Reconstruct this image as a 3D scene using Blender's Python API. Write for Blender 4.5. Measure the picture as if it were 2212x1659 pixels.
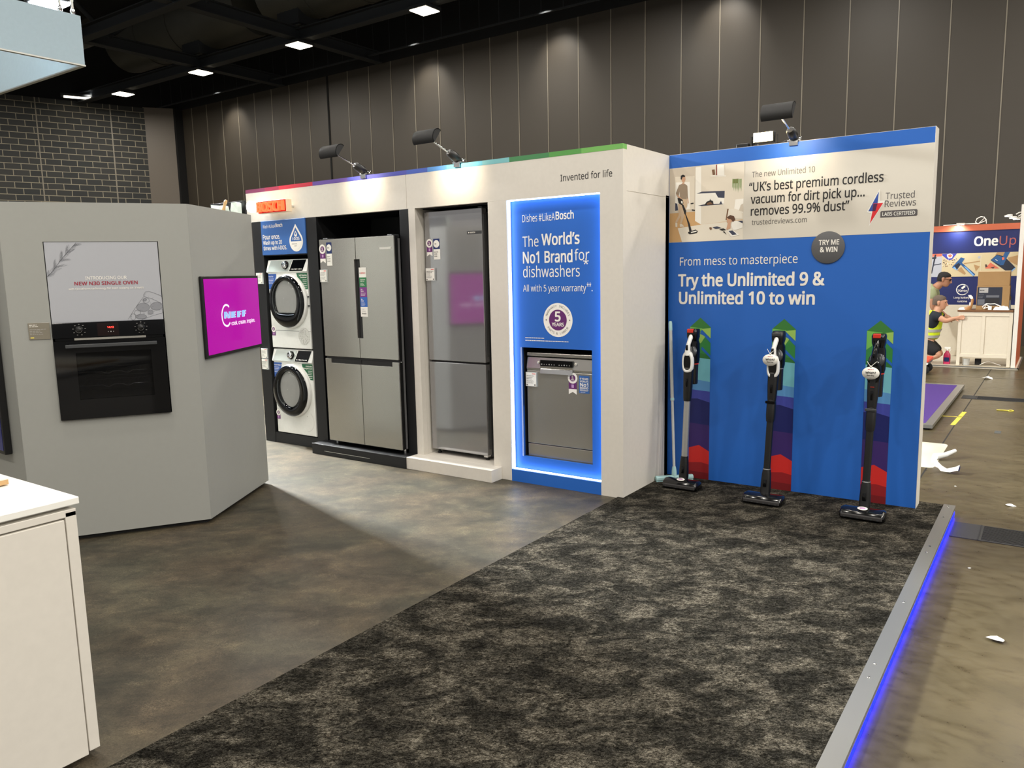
import bpy, bmesh, math, random
from mathutils import Vector, Matrix
R=math.radians; PI=math.pi
for o in list(bpy.data.objects): bpy.data.objects.remove(o)
S=bpy.context.scene; COL=S.collection

# ------------------------------------------------------------------ camera, world, exposure, lights
cd=bpy.data.cameras.new('camera'); cam=bpy.data.objects.new('camera',cd); COL.objects.link(cam)
cd.sensor_width=36; cd.lens=1682.24/2212*36; cd.clip_start=.05; cd.clip_end=200
cr=Vector((0.81985403,0.57218068,-0.02118096)); cu_=Vector((-0.06354759,0.12769419,0.98977568)); cf=Vector((-0.56903521,0.81012559,-0.1410513))
cam.matrix_world=Matrix(((cr.x,cu_.x,-cf.x,2.50334),(cr.y,cu_.y,-cf.y,-4.93939),(cr.z,cu_.z,-cf.z,1.64013),(0,0,0,1)))
S.camera=cam
w=bpy.data.worlds.new('hall_air'); S.world=w; w.use_nodes=True
w.node_tree.nodes['Background'].inputs[0].default_value=(1.0,.965,.92,1); w.node_tree.nodes['Background'].inputs[1].default_value=.34
S.view_settings.view_transform='Standard'; S.view_settings.look='None'; S.view_settings.gamma=1; S.view_settings.use_curve_mapping=False
S.view_settings.exposure=0.45

def light(kind,loc,power,color,target=None,size=.5,size_y=None,blend=.6,angle=60,spread=180):
    d=bpy.data.lights.new('lamp_light',kind); d.energy=power; d.color=color
    o=bpy.data.objects.new('lamp_light',d); COL.objects.link(o); o.location=loc
    if kind=='AREA':
        d.size=size; d.spread=R(spread)
        if size_y: d.shape='RECTANGLE'; d.size_y=size_y
    if kind=='SPOT': d.spot_size=R(angle); d.spot_blend=blend; d.shadow_soft_size=size
    if target is not None:
        o.rotation_euler=(Vector(target)-Vector(loc)).to_track_quat('-Z','Y').to_euler()
    return o
HALL=(1.0,.94,.85)
LX=(-24.9,-20.3,-15.6,-10.9,-6.2,-1.5,3.2,7.9,12.6); LY=(10.7,6.0,1.3,-3.4,-8.1)
for lx in LX:
    for ly in LY:
        if lx<-12 and ly<0: continue
        light('AREA',(lx,ly,8.12),(100 if ly>0 else 140)*(3.4 if lx>12 else 1),HALL,size=.5,spread=180)  # row farthest right is an added, boosted side light, out of view
for sx_,sy_ in ((-23.2,13.0),(-13.6,13.0),(-9.0,13.0),(-4.4,13.0)): light('SPOT',(sx_,sy_,8.5),210,HALL,target=(sx_,14.0,7.0),size=.12,blend=1,angle=70)  # added spots without fixtures, imitating lamp reflections high on the panelled wall
light('SPOT',(-27.0,10.6,8.5),160,HALL,target=(-28.1,10.8,6.6),size=.12,blend=1,angle=80)  # one more added spot, making a bright scallop on the bricks
ARM=[(-2.47,-.36,2.655,0.02),(-1.44,-.36,2.655,0.02),(.935,.36,2.635,.775)]
for ax,ay,az,wy in ARM:
    light('AREA',(ax,ay+.02,az-.025),0.95 if wy<.5 else 0.6,(1.0,.84,.62),target=(ax,wy+.02,2.42),size=.16,size_y=.05,spread=75)

# ------------------------------------------------------------------ materials
def lin(c):
    return tuple(((x/255)/12.92 if x/255<=.04045 else ((x/255+.055)/1.055)**2.4) for x in c)
MATS={}
def mat(name,rgb,rough=.5,metal=0,emit=0,ecol=None,noise=0.04,scale=30,bump=0,alpha=1,trans=0,spec=.5,coat=0):
    if name in MATS: return MATS[name]
    m=bpy.data.materials.new(name); m.use_nodes=True; nt=m.node_tree; b=nt.nodes['Principled BSDF']
    c=(*lin(rgb),1)
    b.inputs['Base Color'].default_value=c; b.inputs['Roughness'].default_value=rough; b.inputs['Metallic'].default_value=metal
    b.inputs['Specular IOR Level'].default_value=spec
    if coat: b.inputs['Coat Weight'].default_value=coat; b.inputs['Coat Roughness'].default_value=.05
    if trans: b.inputs['Transmission Weight'].default_value=trans
    if alpha<1: b.inputs['Alpha'].default_value=alpha
    if emit:
        b.inputs['Emission Color'].default_value=(*lin(ecol or rgb),1); b.inputs['Emission Strength'].default_value=emit
    if noise:
        tc=nt.nodes.new('ShaderNodeTexCoord'); n=nt.nodes.new('ShaderNodeTexNoise'); n.inputs['Scale'].default_value=scale; n.inputs['Detail'].default_value=4
        nt.links.new(tc.outputs['Object'],n.inputs['Vector'])
        mx=nt.nodes.new('ShaderNodeMix'); mx.data_type='RGBA'; mx.blend_type='MULTIPLY'; mx.inputs[0].default_value=1
        rp=nt.nodes.new('ShaderNodeMapRange'); rp.inputs[3].default_value=1-noise*2; rp.inputs[4].default_value=1+noise*.5
        nt.links.new(n.outputs['Fac'],rp.inputs[0]); mx.inputs[6].default_value=c
        nt.links.new(rp.outputs[0],mx.inputs[7]); nt.links.new(mx.outputs[2],b.inputs['Base Color'])
        if bump:
            bp=nt.nodes.new('ShaderNodeBump'); bp.inputs['Strength'].default_value=bump; bp.inputs['Distance'].default_value=.01
            nt.links.new(n.outputs['Fac'],bp.inputs['Height']); nt.links.new(bp.outputs[0],b.inputs['Normal'])
    MATS[name]=m; return m
def nodes_of(name,rough=.5,spec=.5,metal=0):
    m=bpy.data.materials.new(name); m.use_nodes=True; nt=m.node_tree; b=nt.nodes['Principled BSDF']
    b.inputs['Roughness'].default_value=rough; b.inputs['Specular IOR Level'].default_value=spec; b.inputs['Metallic'].default_value=metal
    MATS[name]=m
    N=lambda t:nt.nodes.new('ShaderNode'+t); L=nt.links.new
    return m,b,N,L
def ramp(N,stops):
    r=N('ValToRGB'); e=r.color_ramp.elements
    while len(e)<len(stops): e.new(.5)
    for k,(p,c) in enumerate(stops): e[k].position=p; e[k].color=(*lin(c),1)
    return r

def mk_steel(name,rgb,rough,metal=.8,axis=2):
    m,b,N,L=nodes_of(name,rough,.5,metal)
    b.inputs['Base Color'].default_value=(*lin(rgb),1)
    tc=N('TexCoord'); mp=N('Mapping'); sc=[1100,1100,1100]; sc[axis]=8; mp.inputs['Scale'].default_value=sc
    n=N('TexNoise'); n.inputs['Scale'].default_value=1; n.inputs['Detail'].default_value=2
    L(tc.outputs['Object'],mp.inputs[0]); L(mp.outputs[0],n.inputs['Vector'])
    r=N('MapRange'); r.inputs[3].default_value=rough-.015; r.inputs[4].default_value=rough+.02; L(n.outputs['Fac'],r.inputs[0]); L(r.outputs[0],b.inputs['Roughness'])
    return m
steel=mk_steel('brushed_steel',(180,178,171),.26,.82)
steel_dark=mk_steel('silver_door',(166,166,168),.09,.72)
alu=mk_steel('aluminium_profile',(165,165,160),.33,.8,1)
chrome=mat('chrome',(215,215,215),.1,1)

m,b,N,L=nodes_of('carpet_pile',1.0,.04)
tc=N('TexCoord')
def noise(scale,detail,vec=None,rgh=.5,dist=0):
    n=N('TexNoise'); n.inputs['Scale'].default_value=scale; n.inputs['Detail'].default_value=detail; n.inputs['Roughness'].default_value=rgh; n.inputs['Distortion'].default_value=dist
    L(vec or tc.outputs['Object'],n.inputs['Vector']); return n
mp=N('Mapping'); mp.vector_type='TEXTURE'; mp.inputs['Scale'].default_value=(1.35,.9,1); mp.inputs['Rotation'].default_value=(0,0,R(35)); L(tc.outputs['Object'],mp.inputs[0])
n1=noise(6.8,10,mp.outputs[0],.66,.6); n2=noise(170,4,mp.outputs[0],.62,1.2); n3=noise(55,4,mp.outputs[0],.6,1.0)
r1=ramp(N,[(.37,(62,60,55)),(.48,(88,85,77)),(.60,(142,136,123))]); L(n1.outputs['Fac'],r1.inputs[0])
r2=ramp(N,[(.38,(78,77,75)),(.5,(182,181,178)),(.62,(255,255,255))]); L(n2.outputs['Fac'],r2.inputs[0])
r3=ramp(N,[(.38,(138,136,133)),(.5,(210,209,207)),(.62,(255,255,255))]); L(n3.outputs['Fac'],r3.inputs[0])
x1=N('Mix'); x1.data_type='RGBA'; x1.blend_type='MULTIPLY'; x1.inputs[0].default_value=1; L(r1.outputs[0],x1.inputs[6]); L(r2.outputs[0],x1.inputs[7])
x2=N('Mix'); x2.data_type='RGBA'; x2.blend_type='MULTIPLY'; x2.inputs[0].default_value=1; L(x1.outputs[2],x2.inputs[6]); L(r3.outputs[0],x2.inputs[7])
L(x2.outputs[2],b.inputs['Base Color'])
ad=N('Math'); ad.operation='ADD'; L(n2.outputs['Fac'],ad.inputs[0]); L(n3.outputs['Fac'],ad.inputs[1])
bp=N('Bump'); bp.inputs['Strength'].default_value=.8; bp.inputs['Distance'].default_value=.014; L(ad.outputs[0],bp.inputs['Height']); L(bp.outputs[0],b.inputs['Normal'])
carpet_m=m

m,b,N,L=nodes_of('mottled_vinyl',.46,.28)
tc=N('TexCoord'); mp=N('Mapping'); mp.vector_type='TEXTURE'; mp.inputs['Scale'].default_value=(1.2,.9,1); mp.inputs['Rotation'].default_value=(0,0,R(35)); L(tc.outputs['Object'],mp.inputs[0])
n1=noise(3.6,10,mp.outputs[0],.72,.3); n2=noise(80,8,mp.outputs[0],.8,2.2); n4=noise(1.9,4,mp.outputs[0])
r1=ramp(N,[(.33,(78,75,68)),(.46,(101,96,86)),(.55,(118,111,98)),(.68,(139,130,112))]); L(n1.outputs['Fac'],r1.inputs[0])
n5=noise(52,3,mp.outputs[0],.62,1.8); sb=N('Math'); sb.operation='SUBTRACT'; sb.inputs[1].default_value=.5; L(n5.outputs['Fac'],sb.inputs[0]); ab=N('Math'); ab.operation='ABSOLUTE'; L(sb.outputs[0],ab.inputs[0])
n6=noise(9,5,mp.outputs[0],.6); mk=N('MapRange'); mk.inputs[1].default_value=.42; mk.inputs[2].default_value=.62; mk.inputs[3].default_value=.05; mk.inputs[4].default_value=0; L(n6.outputs['Fac'],mk.inputs[0]); am=N('Math'); am.operation='ADD'; L(ab.outputs[0],am.inputs[0]); L(mk.outputs[0],am.inputs[1])
rq=ramp(N,[(.0,(255,250,238)),(.018,(240,235,224)),(.04,(192,189,183)),(.2,(184,182,177))]); L(am.outputs[0],rq.inputs[0])
rs=ramp(N,[(.36,(150,149,146)),(.5,(222,220,217)),(.62,(255,255,252))]); L(n2.outputs['Fac'],rs.inputs[0])
r2=N('Mix'); r2.data_type='RGBA'; r2.blend_type='MULTIPLY'; r2.inputs[0].default_value=1; L(rq.outputs[0],r2.inputs[6]); L(rs.outputs[0],r2.inputs[7])
r4=ramp(N,[(.38,(232,240,236)),(.62,(255,249,242))]); L(n4.outputs['Fac'],r4.inputs[0])
x1=N('Mix'); x1.data_type='RGBA'; x1.blend_type='MULTIPLY'; x1.inputs[0].default_value=1; L(r1.outputs[0],x1.inputs[6]); L(r2.outputs[2],x1.inputs[7])
x2=N('Mix'); x2.data_type='RGBA'; x2.blend_type='MULTIPLY'; x2.inputs[0].default_value=1; L(x1.outputs[2],x2.inputs[6]); L(r4.outputs[0],x2.inputs[7])
L(x2.outputs[2],b.inputs['Base Color'])
bp=N('Bump'); bp.inputs['Strength'].default_value=.08; bp.inputs['Distance'].default_value=.003; L(n2.outputs['Fac'],bp.inputs['Height']); L(bp.outputs[0],b.inputs['Normal'])
vinyl_m=m

m,b,N,L=nodes_of('polished_concrete',.3,.5)
tc=N('TexCoord'); mp=N('Mapping'); mp.inputs['Scale'].default_value=(.8,1.25,1); mp.inputs['Rotation'].default_value=(0,0,R(40)); L(tc.outputs['Object'],mp.inputs[0])
n1=noise(2.2,8,mp.outputs[0],.6,.3); n2=noise(14,8,mp.outputs[0],.7); n3=noise(60,3)
r1=ramp(N,[(.3,(69,61,42)),(.5,(79,71,50)),(.7,(90,81,59))]); L(n1.outputs['Fac'],r1.inputs[0])
r2=ramp(N,[(.33,(205,200,192)),(.5,(244,242,238)),(.7,(255,255,255))]); L(n2.outputs['Fac'],r2.inputs[0])
x1=N('Mix'); x1.data_type='RGBA'; x1.blend_type='MULTIPLY'; x1.inputs[0].default_value=1; L(r1.outputs[0],x1.inputs[6]); L(r2.outputs[0],x1.inputs[7])
L(x1.outputs[2],b.inputs['Base Color'])
rr=N('MapRange'); rr.inputs[3].default_value=.16; rr.inputs[4].default_value=.5; L(n2.outputs['Fac'],rr.inputs[0]); L(rr.outputs[0],b.inputs['Roughness'])
bp=N('Bump'); bp.inputs['Strength'].default_value=.12; bp.inputs['Distance'].default_value=.004; L(n2.outputs['Fac'],bp.inputs['Height']); L(bp.outputs[0],b.inputs['Normal'])
concrete_m=m

m,b,N,L=nodes_of('dark_brick',.7,.3)
tc=N('TexCoord'); sx=N('SeparateXYZ'); cx=N('CombineXYZ'); L(tc.outputs['Object'],sx.inputs[0]); L(sx.outputs[0],cx.inputs[0]); L(sx.outputs[2],cx.inputs[1])
br=N('TexBrick'); L(cx.outputs[0],br.inputs['Vector'])
br.inputs['Color1'].default_value=(*lin((52,54,54)),1); br.inputs['Color2'].default_value=(*lin((62,62,60)),1); br.inputs['Mortar'].default_value=(*lin((150,143,124)),1)
br.inputs['Scale'].default_value=1; br.inputs['Mortar Size'].default_value=.012; br.inputs['Brick Width'].default_value=.52; br.inputs['Row Height'].default_value=.22
L(br.outputs['Color'],b.inputs['Base Color'])
brick_m=m

taupe=mat('taupe_panel',(61,55,46),.5,noise=.02,scale=3)
taupe_seam=mat('seam_strip',(134,127,112),.4)
black_gap=mat('black_gap',(12,12,12),.9)
black_ceiling=mat('black_ceiling',(16,18,20),.9)
beam_m=mat('dark_steel_beam',(40,44,48),.7)
duct_m=mat('galvanised_duct',(92,92,86),.5,.4,noise=.1,scale=2)
white_lam=mat('white_laminate',(218,213,203),.42)
grey_lam=mat('pale_grey_laminate',(150,151,146),.45,noise=.02)
white_gloss=mat('white_enamel',(228,228,224),.22)
black_board=mat('black_board',(14,15,18),.55)
black_gloss=mat('black_gloss',(7,8,11),.07,spec=.35)
black_pl=mat('black_plastic',(9,9,10),.38)
black_mt=mat('black_matt',(18,18,19),.6)
dark_grey=mat('dark_grey_plastic',(58,60,62),.4)
blue=mat('display_blue',(32,98,188),.5,noise=.01)
blue_sign=mat('sign_blue',(56,102,170),.4,noise=.01)
ink_white=mat('white_print',(240,236,228),.5,noise=0)
ink_dark=mat('dark_print',(32,30,32),.5,noise=0)
ink_grey=mat('grey_print',(96,92,88),.5,noise=0)
ink_lgrey=mat('pale_grey_print',(165,163,160),.5,noise=0)
ink_red=mat('red_print',(150,28,52),.5,noise=0)
ink_bred=mat('bright_red_print',(214,40,48),.5,noise=0)
purple=mat('purple_print',(98,36,104),.5,noise=0)
navy=mat('navy_print',(20,40,96),.5,noise=0)
green_p=mat('green_print',(30,96,62),.5,noise=0)
badge_grey=mat('badge_grey',(92,92,94),.5)
rubber=mat('black_rubber',(20,20,20),.85)
worktop_m=mat('white_worktop',(240,239,232),.2)
wood_l=mat('pale_wood',(196,158,108),.5,noise=.12,scale=12)
wood_d=mat('brown_wood',(120,82,50),.45,noise=.15,scale=10)
card_m=mat('cardboard',(156,122,78),.8,noise=.06,scale=8)
paper=mat('white_paper',(236,234,226),.7)
clear=mat('clear_acrylic',(235,240,240),.05,alpha=.35,noise=0)
glass_dark=mat('dark_glass',(5,6,8),.04,alpha=.55,noise=0,spec=.3)
glass_t=mat('porthole_glass',(30,33,32),.03,alpha=.42,noise=0)

# ------------------------------------------------------------------ lettering font (ships with Blender; built-in font otherwise)
import os
try: FONT=bpy.data.fonts.load(os.path.join(bpy.utils.system_resource('DATAFILES'),'fonts','NotoSansHebrew-Regular.woff2')); CAPH=.5726
except Exception: FONT=None; CAPH=.682
# ------------------------------------------------------------------ mesh builder
class MB:
    def __init__(s): s.v=[];s.f=[];s.mi=[];s.sm=[];s.M=None
    def add(s,vs,fs,m=0,smooth=False):
        n=len(s.v)
        for p in vs:
            p=Vector(p); s.v.append(s.M@p if s.M else p)
        for f in fs: s.f.append([n+i for i in f]); s.mi.append(m); s.sm.append(smooth)
        return s
    def poly(s,pts,m=0): return s.add(pts,[list(range(len(pts)))],m)
    def box(s,x0,x1,y0,y1,z0,z1,m=0):
        return s.add([(x0,y0,z0),(x1,y0,z0),(x1,y1,z0),(x0,y1,z0),(x0,y0,z1),(x1,y0,z1),(x1,y1,z1),(x0,y1,z1)],
            [(0,3,2,1),(4,5,6,7),(0,1,5,4),(1,2,6,5),(2,3,7,6),(3,0,4,7)],m)
    def prism(s,pts,vec,m=0,smooth=False):
        n=len(pts); vec=Vector(vec); a=[Vector(p) for p in pts]; b=[p+vec for p in a]
        s.add(a+b,[list(range(n))[::-1],[n+i for i in range(n)]],m)
        return s.add(a+b,[(i,(i+1)%n,n+(i+1)%n,n+i) for i in range(n)],m,smooth)
    def flat(s,pts,y,m=0):            # (x,z) outline printed on a board at depth y
        return s.poly([(p[0],y,p[1]) for p in pts],m)
    def rect(s,x0,x1,z0,z1,y,m=0): return s.flat([(x0,z0),(x1,z0),(x1,z1),(x0,z1)],y,m)
    def disc(s,cx,cz,r,y,m=0,n=40,rz=None):
        rz=rz or r
        return s.flat([(cx+r*math.cos(2*PI*i/n),cz+rz*math.sin(2*PI*i/n)) for i in range(n)],y,m)
    def ring(s,cx,cz,r0,r1,y,m=0,a0=0,a1=360,n=40):
        vs=[];fs=[]
        for i in range(n+1):
            a=R(a0+(a1-a0)*i/n); vs+=[(cx+r0*math.cos(a),y,cz+r0*math.sin(a)),(cx+r1*math.cos(a),y,cz+r1*math.sin(a))]
        return s.add(vs,[(2*i,2*i+1,2*i+3,2*i+2) for i in range(n)],m)
    def stroke(s,pts,wd,y,m=0):
        pts=[Vector((p[0],p[1])) for p in pts]; L_=[];R_=[]
        for i,p in enumerate(pts):
            d=(pts[min(i+1,len(pts)-1)]-pts[max(i-1,0)]); d=d.normalized() if d.length else Vector((1,0)); nn=Vector((-d.y,d.x))*wd/2
            L_.append((p+nn)); R_.append((p-nn))
        vs=[(q.x,y,q.y) for q in L_]+[(q.x,y,q.y) for q in R_]; n=len(pts)
        return s.add(vs,[(i,i+1,n+i+1,n+i) for i in range(n-1)],m)
    def loft(s,secs,n=20,m=0,pw=2.0,cap=True):
        vs=[];fs=[]
        for sc in secs:
            cx,cy,cz,rx,ry=sc[:5]; p=sc[5] if len(sc)>5 else pw
            for i in range(n):
                a=2*PI*i/n; c,d=math.cos(a),math.sin(a)
                vs.append((cx+rx*math.copysign(abs(c)**(2/p),c),cy+ry*math.copysign(abs(d)**(2/p),d),cz))
        for k in range(len(secs)-1):
            for i in range(n): fs.append((k*n+i,k*n+(i+1)%n,(k+1)*n+(i+1)%n,(k+1)*n+i))
        s.add(vs,fs,m,True)
        if cap:
            s.add(vs[:n],[list(range(n))[::-1]],m); s.add(vs[-n:],[list(range(n))],m)
        return s
    def tube(s,path,r,n=10,m=0,cap=True):
        P=[Vector(p) for p in path]; rs=r if isinstance(r,(list,tuple)) else [r]*len(P); vs=[];fs=[]; up=None
        for k,p in enumerate(P):
            t=(P[min(k+1,len(P)-1)]-P[max(k-1,0)]).normalized()
            if up is None: up=t.orthogonal().normalized()
            up=(up-t*up.dot(t)); up=up.normalized() if up.length>1e-6 else t.orthogonal().normalized(); q=t.cross(up)
            for i in range(n):
                a=2*PI*i/n; vs.append(p+(up*math.cos(a)+q*math.sin(a))*rs[k])
        for k in range(len(P)-1):
            for i in range(n): fs.append((k*n+i,k*n+(i+1)%n,(k+1)*n+(i+1)%n,(k+1)*n+i))
        s.add(vs,fs,m,True)
        if cap: s.add(vs[:n],[list(range(n))[::-1]],m); s.add(vs[-n:],[list(range(n))],m)
        return s
    def lathe(s,prof,o,ax=(0,-1,0),n=40,m=0,smooth=True,sx=1,sz=1):
        ax=Vector(ax).normalized(); e1=Vector((1,0,0)) if abs(ax.x)<.9 else Vector((0,1,0)); e1=(e1-ax*e1.dot(ax)).normalized(); e2=ax.cross(e1); o=Vector(o); vs=[];fs=[]
        for r,h in prof:
            for i in range(n):
                a=2*PI*i/n; vs.append(o+ax*h+e1*r*sx*math.cos(a)+e2*r*sz*math.sin(a))
        for k in range(len(prof)-1):
            for i in range(n): fs.append((k*n+i,k*n+(i+1)%n,(k+1)*n+(i+1)%n,(k+1)*n+i))
        s.add(vs,fs,m,smooth)
        if prof[-1][0]>1e-4: s.add(vs[-n:],[list(range(n))],m)
        if prof[0][0]>1e-4: s.add(vs[:n],[list(range(n))[::-1]],m)
        return s
    def text(s,body,x,z,y,cap,m=0,width=None,bold=0,align='L',rot=0,depth=0,space=1):
        c=bpy.data.curves.new('t','FONT'); c.body=body; c.size=1; c.resolution_u=5 if cap>.03 else 3; c.space_character=space
        if FONT: c.font=FONT
        k=cap/CAPH; c.extrude=depth/k/2 if depth else 0
        o=bpy.data.objects.new('t',c); me=o.to_mesh()
        vs=[v.co.copy() for v in me.vertices]; fs=[list(p.vertices) for p in me.polygons]
        o.to_mesh_clear(); bpy.data.objects.remove(o); bpy.data.curves.remove(c)
        if not vs: return s
        b=bold*.75
        x0=min(v.x for v in vs)-b; x1=max(v.x for v in vs)+b; kx=width/(x1-x0) if width else k
        off=0 if align=='L' else (-(x1-x0)*kx/2 if align=='C' else -(x1-x0)*kx)
        ca,sa=math.cos(R(rot)),math.sin(R(rot)); h=b*.7
        sh=[(0,0)] if not b else ([(h,h),(-h,h),(h,-h),(-h,-h)] if cap<.045 else [(b,0),(-b,0),(h,h),(-h,h),(h,-h),(-h,-h)])
        for q_,(dx,dz) in enumerate(sh):
            out=[]
            for v in vs:
                a=(v.x+dx-x0)*kx+off; b_=(v.y+dz)*k; out.append((x+a*ca-b_*sa,y-v.z*k-q_*.00012,z+a*sa+b_*ca))
            s.add(out,fs,m)
        return s
    def lines(s,x0,x1,z0,z1,n,y,m=0,h=None,seed=0):      # rows of tiny illegible print
        rd=random.Random(seed); st=(z1-z0)/n; h=h or st*.35
        for k in range(n):
            zz=z1-st*(k+.5); xe=x0+(x1-x0)*rd.uniform(.55,1); xx=x0
            while xx<xe-.003:
                e=min(xe,xx+rd.uniform(.006,.018)); s.rect(xx,e,zz-h/2,zz+h/2,y,m); xx=e+.003
        return s
    def build(s,name,mats,parent=None,bevel=0,seg=2,sub=0):
        me=bpy.data.meshes.new(name); me.from_pydata([tuple(v) for v in s.v],[],s.f)
        if not isinstance(mats,(list,tuple)): mats=[mats]
        for m_ in mats: me.materials.append(m_)
        for p,mi,sm in zip(me.polygons,s.mi,s.sm): p.material_index=mi; p.use_smooth=sm
        me.update()
        o=bpy.data.objects.new(name,me); COL.objects.link(o)
        if parent: o.parent=parent
        if bevel:
            bm=bmesh.new(); bm.from_mesh(me); bmesh.ops.remove_doubles(bm,verts=bm.verts,dist=1e-5); bmesh.ops.recalc_face_normals(bm,faces=bm.faces); bm.to_mesh(me); bm.free()
            b=o.modifiers.new('bevel','BEVEL'); b.width=bevel; b.segments=seg; b.limit_method='ANGLE'; b.angle_limit=R(40)
        if sub:
            q=o.modifiers.new('sub','SUBSURF'); q.levels=sub; q.render_levels=sub
        return o
def tag(o,label,cat,group=None,kind=None):
    if label: o['label']=label
    if cat: o['category']=cat
    if group: o['group']=group
    if kind: o['kind']=kind
    return o
def thing(name,label,cat,loc=(0,0,0),rotz=0,group=None):
    o=bpy.data.objects.new(name,None); o.empty_display_size=.1; COL.objects.link(o); o.location=loc; o.rotation_euler=(0,0,rotz)
    return tag(o,label,cat,group)
def struct(mb,name,mats,**k):
    o=mb.build(name,mats,**k); o['kind']='structure'; return o
def kids(o): return [c for c in bpy.data.objects if c.parent==o]
def copy_thing(o,loc,rotz=None,label=None,group=None):
    c=o.copy(); COL.objects.link(c); c.location=loc
    if rotz is not None: c.rotation_euler=(0,0,rotz)
    if label: c['label']=label
    if group: c['group']=group
    for ch in kids(o):
        d=ch.copy(); COL.objects.link(d); d.parent=c
        for g in kids(ch):
            e=g.copy(); COL.objects.link(e); e.parent=d
    return c
def qmap(TL,TR,BL,BR,x0,x1,z0,z1):     # artwork tracing: sheet corners in a working drawing -> sheet coordinates
    TL,TR,BL,BR=map(Vector,(TL,TR,BL,BR))
    def f(a,b):
        p=Vector((a,b)); u=v=.5
        for _ in range(6):
            l=TL.lerp(BL,v); r=TR.lerp(BR,v); u=(p-l).dot(r-l)/(r-l).length_squared
            t=TL.lerp(TR,u); q=BL.lerp(BR,u); v=(p-t).dot(q-t)/(q-t).length_squared
        return (x0+(x1-x0)*u,z1+(z0-z1)*v)
    return f

# ------------------------------------------------------------------ the hall
HF=-.06
struct(MB().box(-34,24,-24,14.3,-.4,HF),'floor',concrete_m)
mb=MB(); x=-28.0; k0=-18.14
seams=[k0+.972*i for i in range(-9,36)]
mb.box(-28.5,17,14.02,14.3,HF,8.32,0)
for sx_ in seams:
    if abs(sx_-k0)<.01: mb.box(sx_-.035,sx_+.035,14.0,14.02,HF,8.32,2)
    else: mb.box(sx_-.011,sx_+.011,14.008,14.02,HF,8.32,1)
struct(mb,'wall_back',[taupe,taupe_seam,black_gap])
struct(MB().box(-28.5,17,14.0,14.3,8.32,10.6),'trim_1',black_ceiling)
def rotwall(name,p0,p1,z0,z1,t,m,extra=None):
    d=Vector((p1[0]-p0[0],p1[1]-p0[1])); o=None
    mb=MB().box(0,d.length,0,t,z0,z1,0)
    if extra: extra(mb,d.length)
    o=struct(mb,name,m); o.location=(p0[0],p0[1],0); o.rotation_euler=(0,0,math.atan2(d.y,d.x)); return o
def brick_joints(mb,Ln):
    for u in (Ln-1.25,Ln-3.72,Ln-6.2,Ln-8.7): mb.box(u-.02,u+.02,-.012,0,HF,8.32,1)
rotwall('wall_left',(-31.9,-1.4),(-27.26,12.88),HF,8.32,.3,[brick_m,taupe_seam],brick_joints)
rotwall('trim_2',(-27.3,12.8),(-26.66,13.72),HF,8.35,.3,[mat('taupe_column',(100,91,80),.5)])
struct(MB().box(-27.0,-26.55,13.7,14.2,HF,8.34),'trim_3',black_gap)
struct(MB().box(-34,17,-16,14.3,10.6,10.8),'ceiling',black_ceiling)
rotwall('trim_60',(-33.4,-5),(-26.5,15.2),7.0,10.6,.1,[black_ceiling]); struct(MB().box(-27.2,-26.5,14.2,14.4,HF,8.4),'trim_61',black_ceiling)
n=4
def beam(x0,x1,y0,y1,z,alongx):
    global n
    mb=MB(); h=.3
    if alongx:
        mb.box(x0,x1,y0-.14,y0+.14,z,z+.03).box(x0,x1,y0-.015,y0+.015,z+.03,z+h).box(x0,x1,y0-.14,y0+.14,z+h,z+h+.03)
    else:
        mb.box(x0-.14,x0+.14,y0,y1,z,z+.03).box(x0-.015,x0+.015,y0,y1,z+.03,z+h).box(x0-.14,x0+.14,y0,y1,z+h,z+h+.03)
        yy=y0; up=True
        while yy<9.2:
            a=(x0,yy,z+h) if up else (x0,yy,z+2.2); b=(x0,yy+2.3,z+2.2) if up else (x0,yy+2.3,z+h)
            if yy>3: mb.tube([a,b],.07,6)
            yy+=2.3; up=not up
    struct(mb,'trim_%d'%n,beam_m); n+=1
beam(-30,16.5,10.7,0,8.24,True); beam(-30,16.5,6.9,0,8.24,True)
for bx in (-20.3,-15.6): beam(bx,0,-6,13.9,8.28,False)
# light rail with hanger rods along the back wall
mb=MB().box(-28,4,13.3,13.36,8.36,8.4)
for i in range(46): mb.box(-27.5+.68*i,-27.485+.68*i,13.31,13.325,8.36,9.5+.1*(i%3))
tag(mb.build('hanger_rail',beam_m),'thin dark hanger rail with rods along the top of the panelled wall','rail')
def duct(x0,x1,y,z,r,label,vents):
    t=thing('air_duct',label,'duct',(x0,y,z),0,None)
    mb=MB(); P=[];rs=[]; Ln=x1-x0; nn=int(Ln/.09)
    mb.tube([(Ln*i/nn,0,0) for i in range(nn+1)],[r+(.012 if i%2 else 0) for i in range(nn+1)],28)
    mb.build('duct_tube',duct_m,t)
    for q in range(1,int(Ln/1.8)): MB().tube([(q*1.8-.05,0,0),(q*1.8+.05,0,0)],r+.03,28).build('joint_band',duct_m,t)
    for vx in vents:
        v=MB().box(vx-.45,vx+.45,-.5,.35,-r-.22,-r+.2).build('vent_box',beam_m,t,bevel=.01)
        g=MB()
        for q in range(5): g.box(vx-.36,vx+.36,-.4+.13*q,-.33+.13*q,-r-.25,-r-.22)
        g.build('grille',duct_m,v)
duct(-24.6,-17.6,10.9,9.75,.9,'big ribbed air duct above the second and third ceiling lamps',[4.3])
duct(-16.9,-10.5,11.1,9.8,.85,'ribbed air duct running past the nearest square ceiling lamp',[1.0])
duct(-26.3,-21.5,8.0,9.0,.35,'narrower ribbed air duct over the brick wall side',[])
emit_w=mat('lamp_diffuser',(255,244,222),.5,emit=9,ecol=(255,240,210),noise=0)
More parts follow.
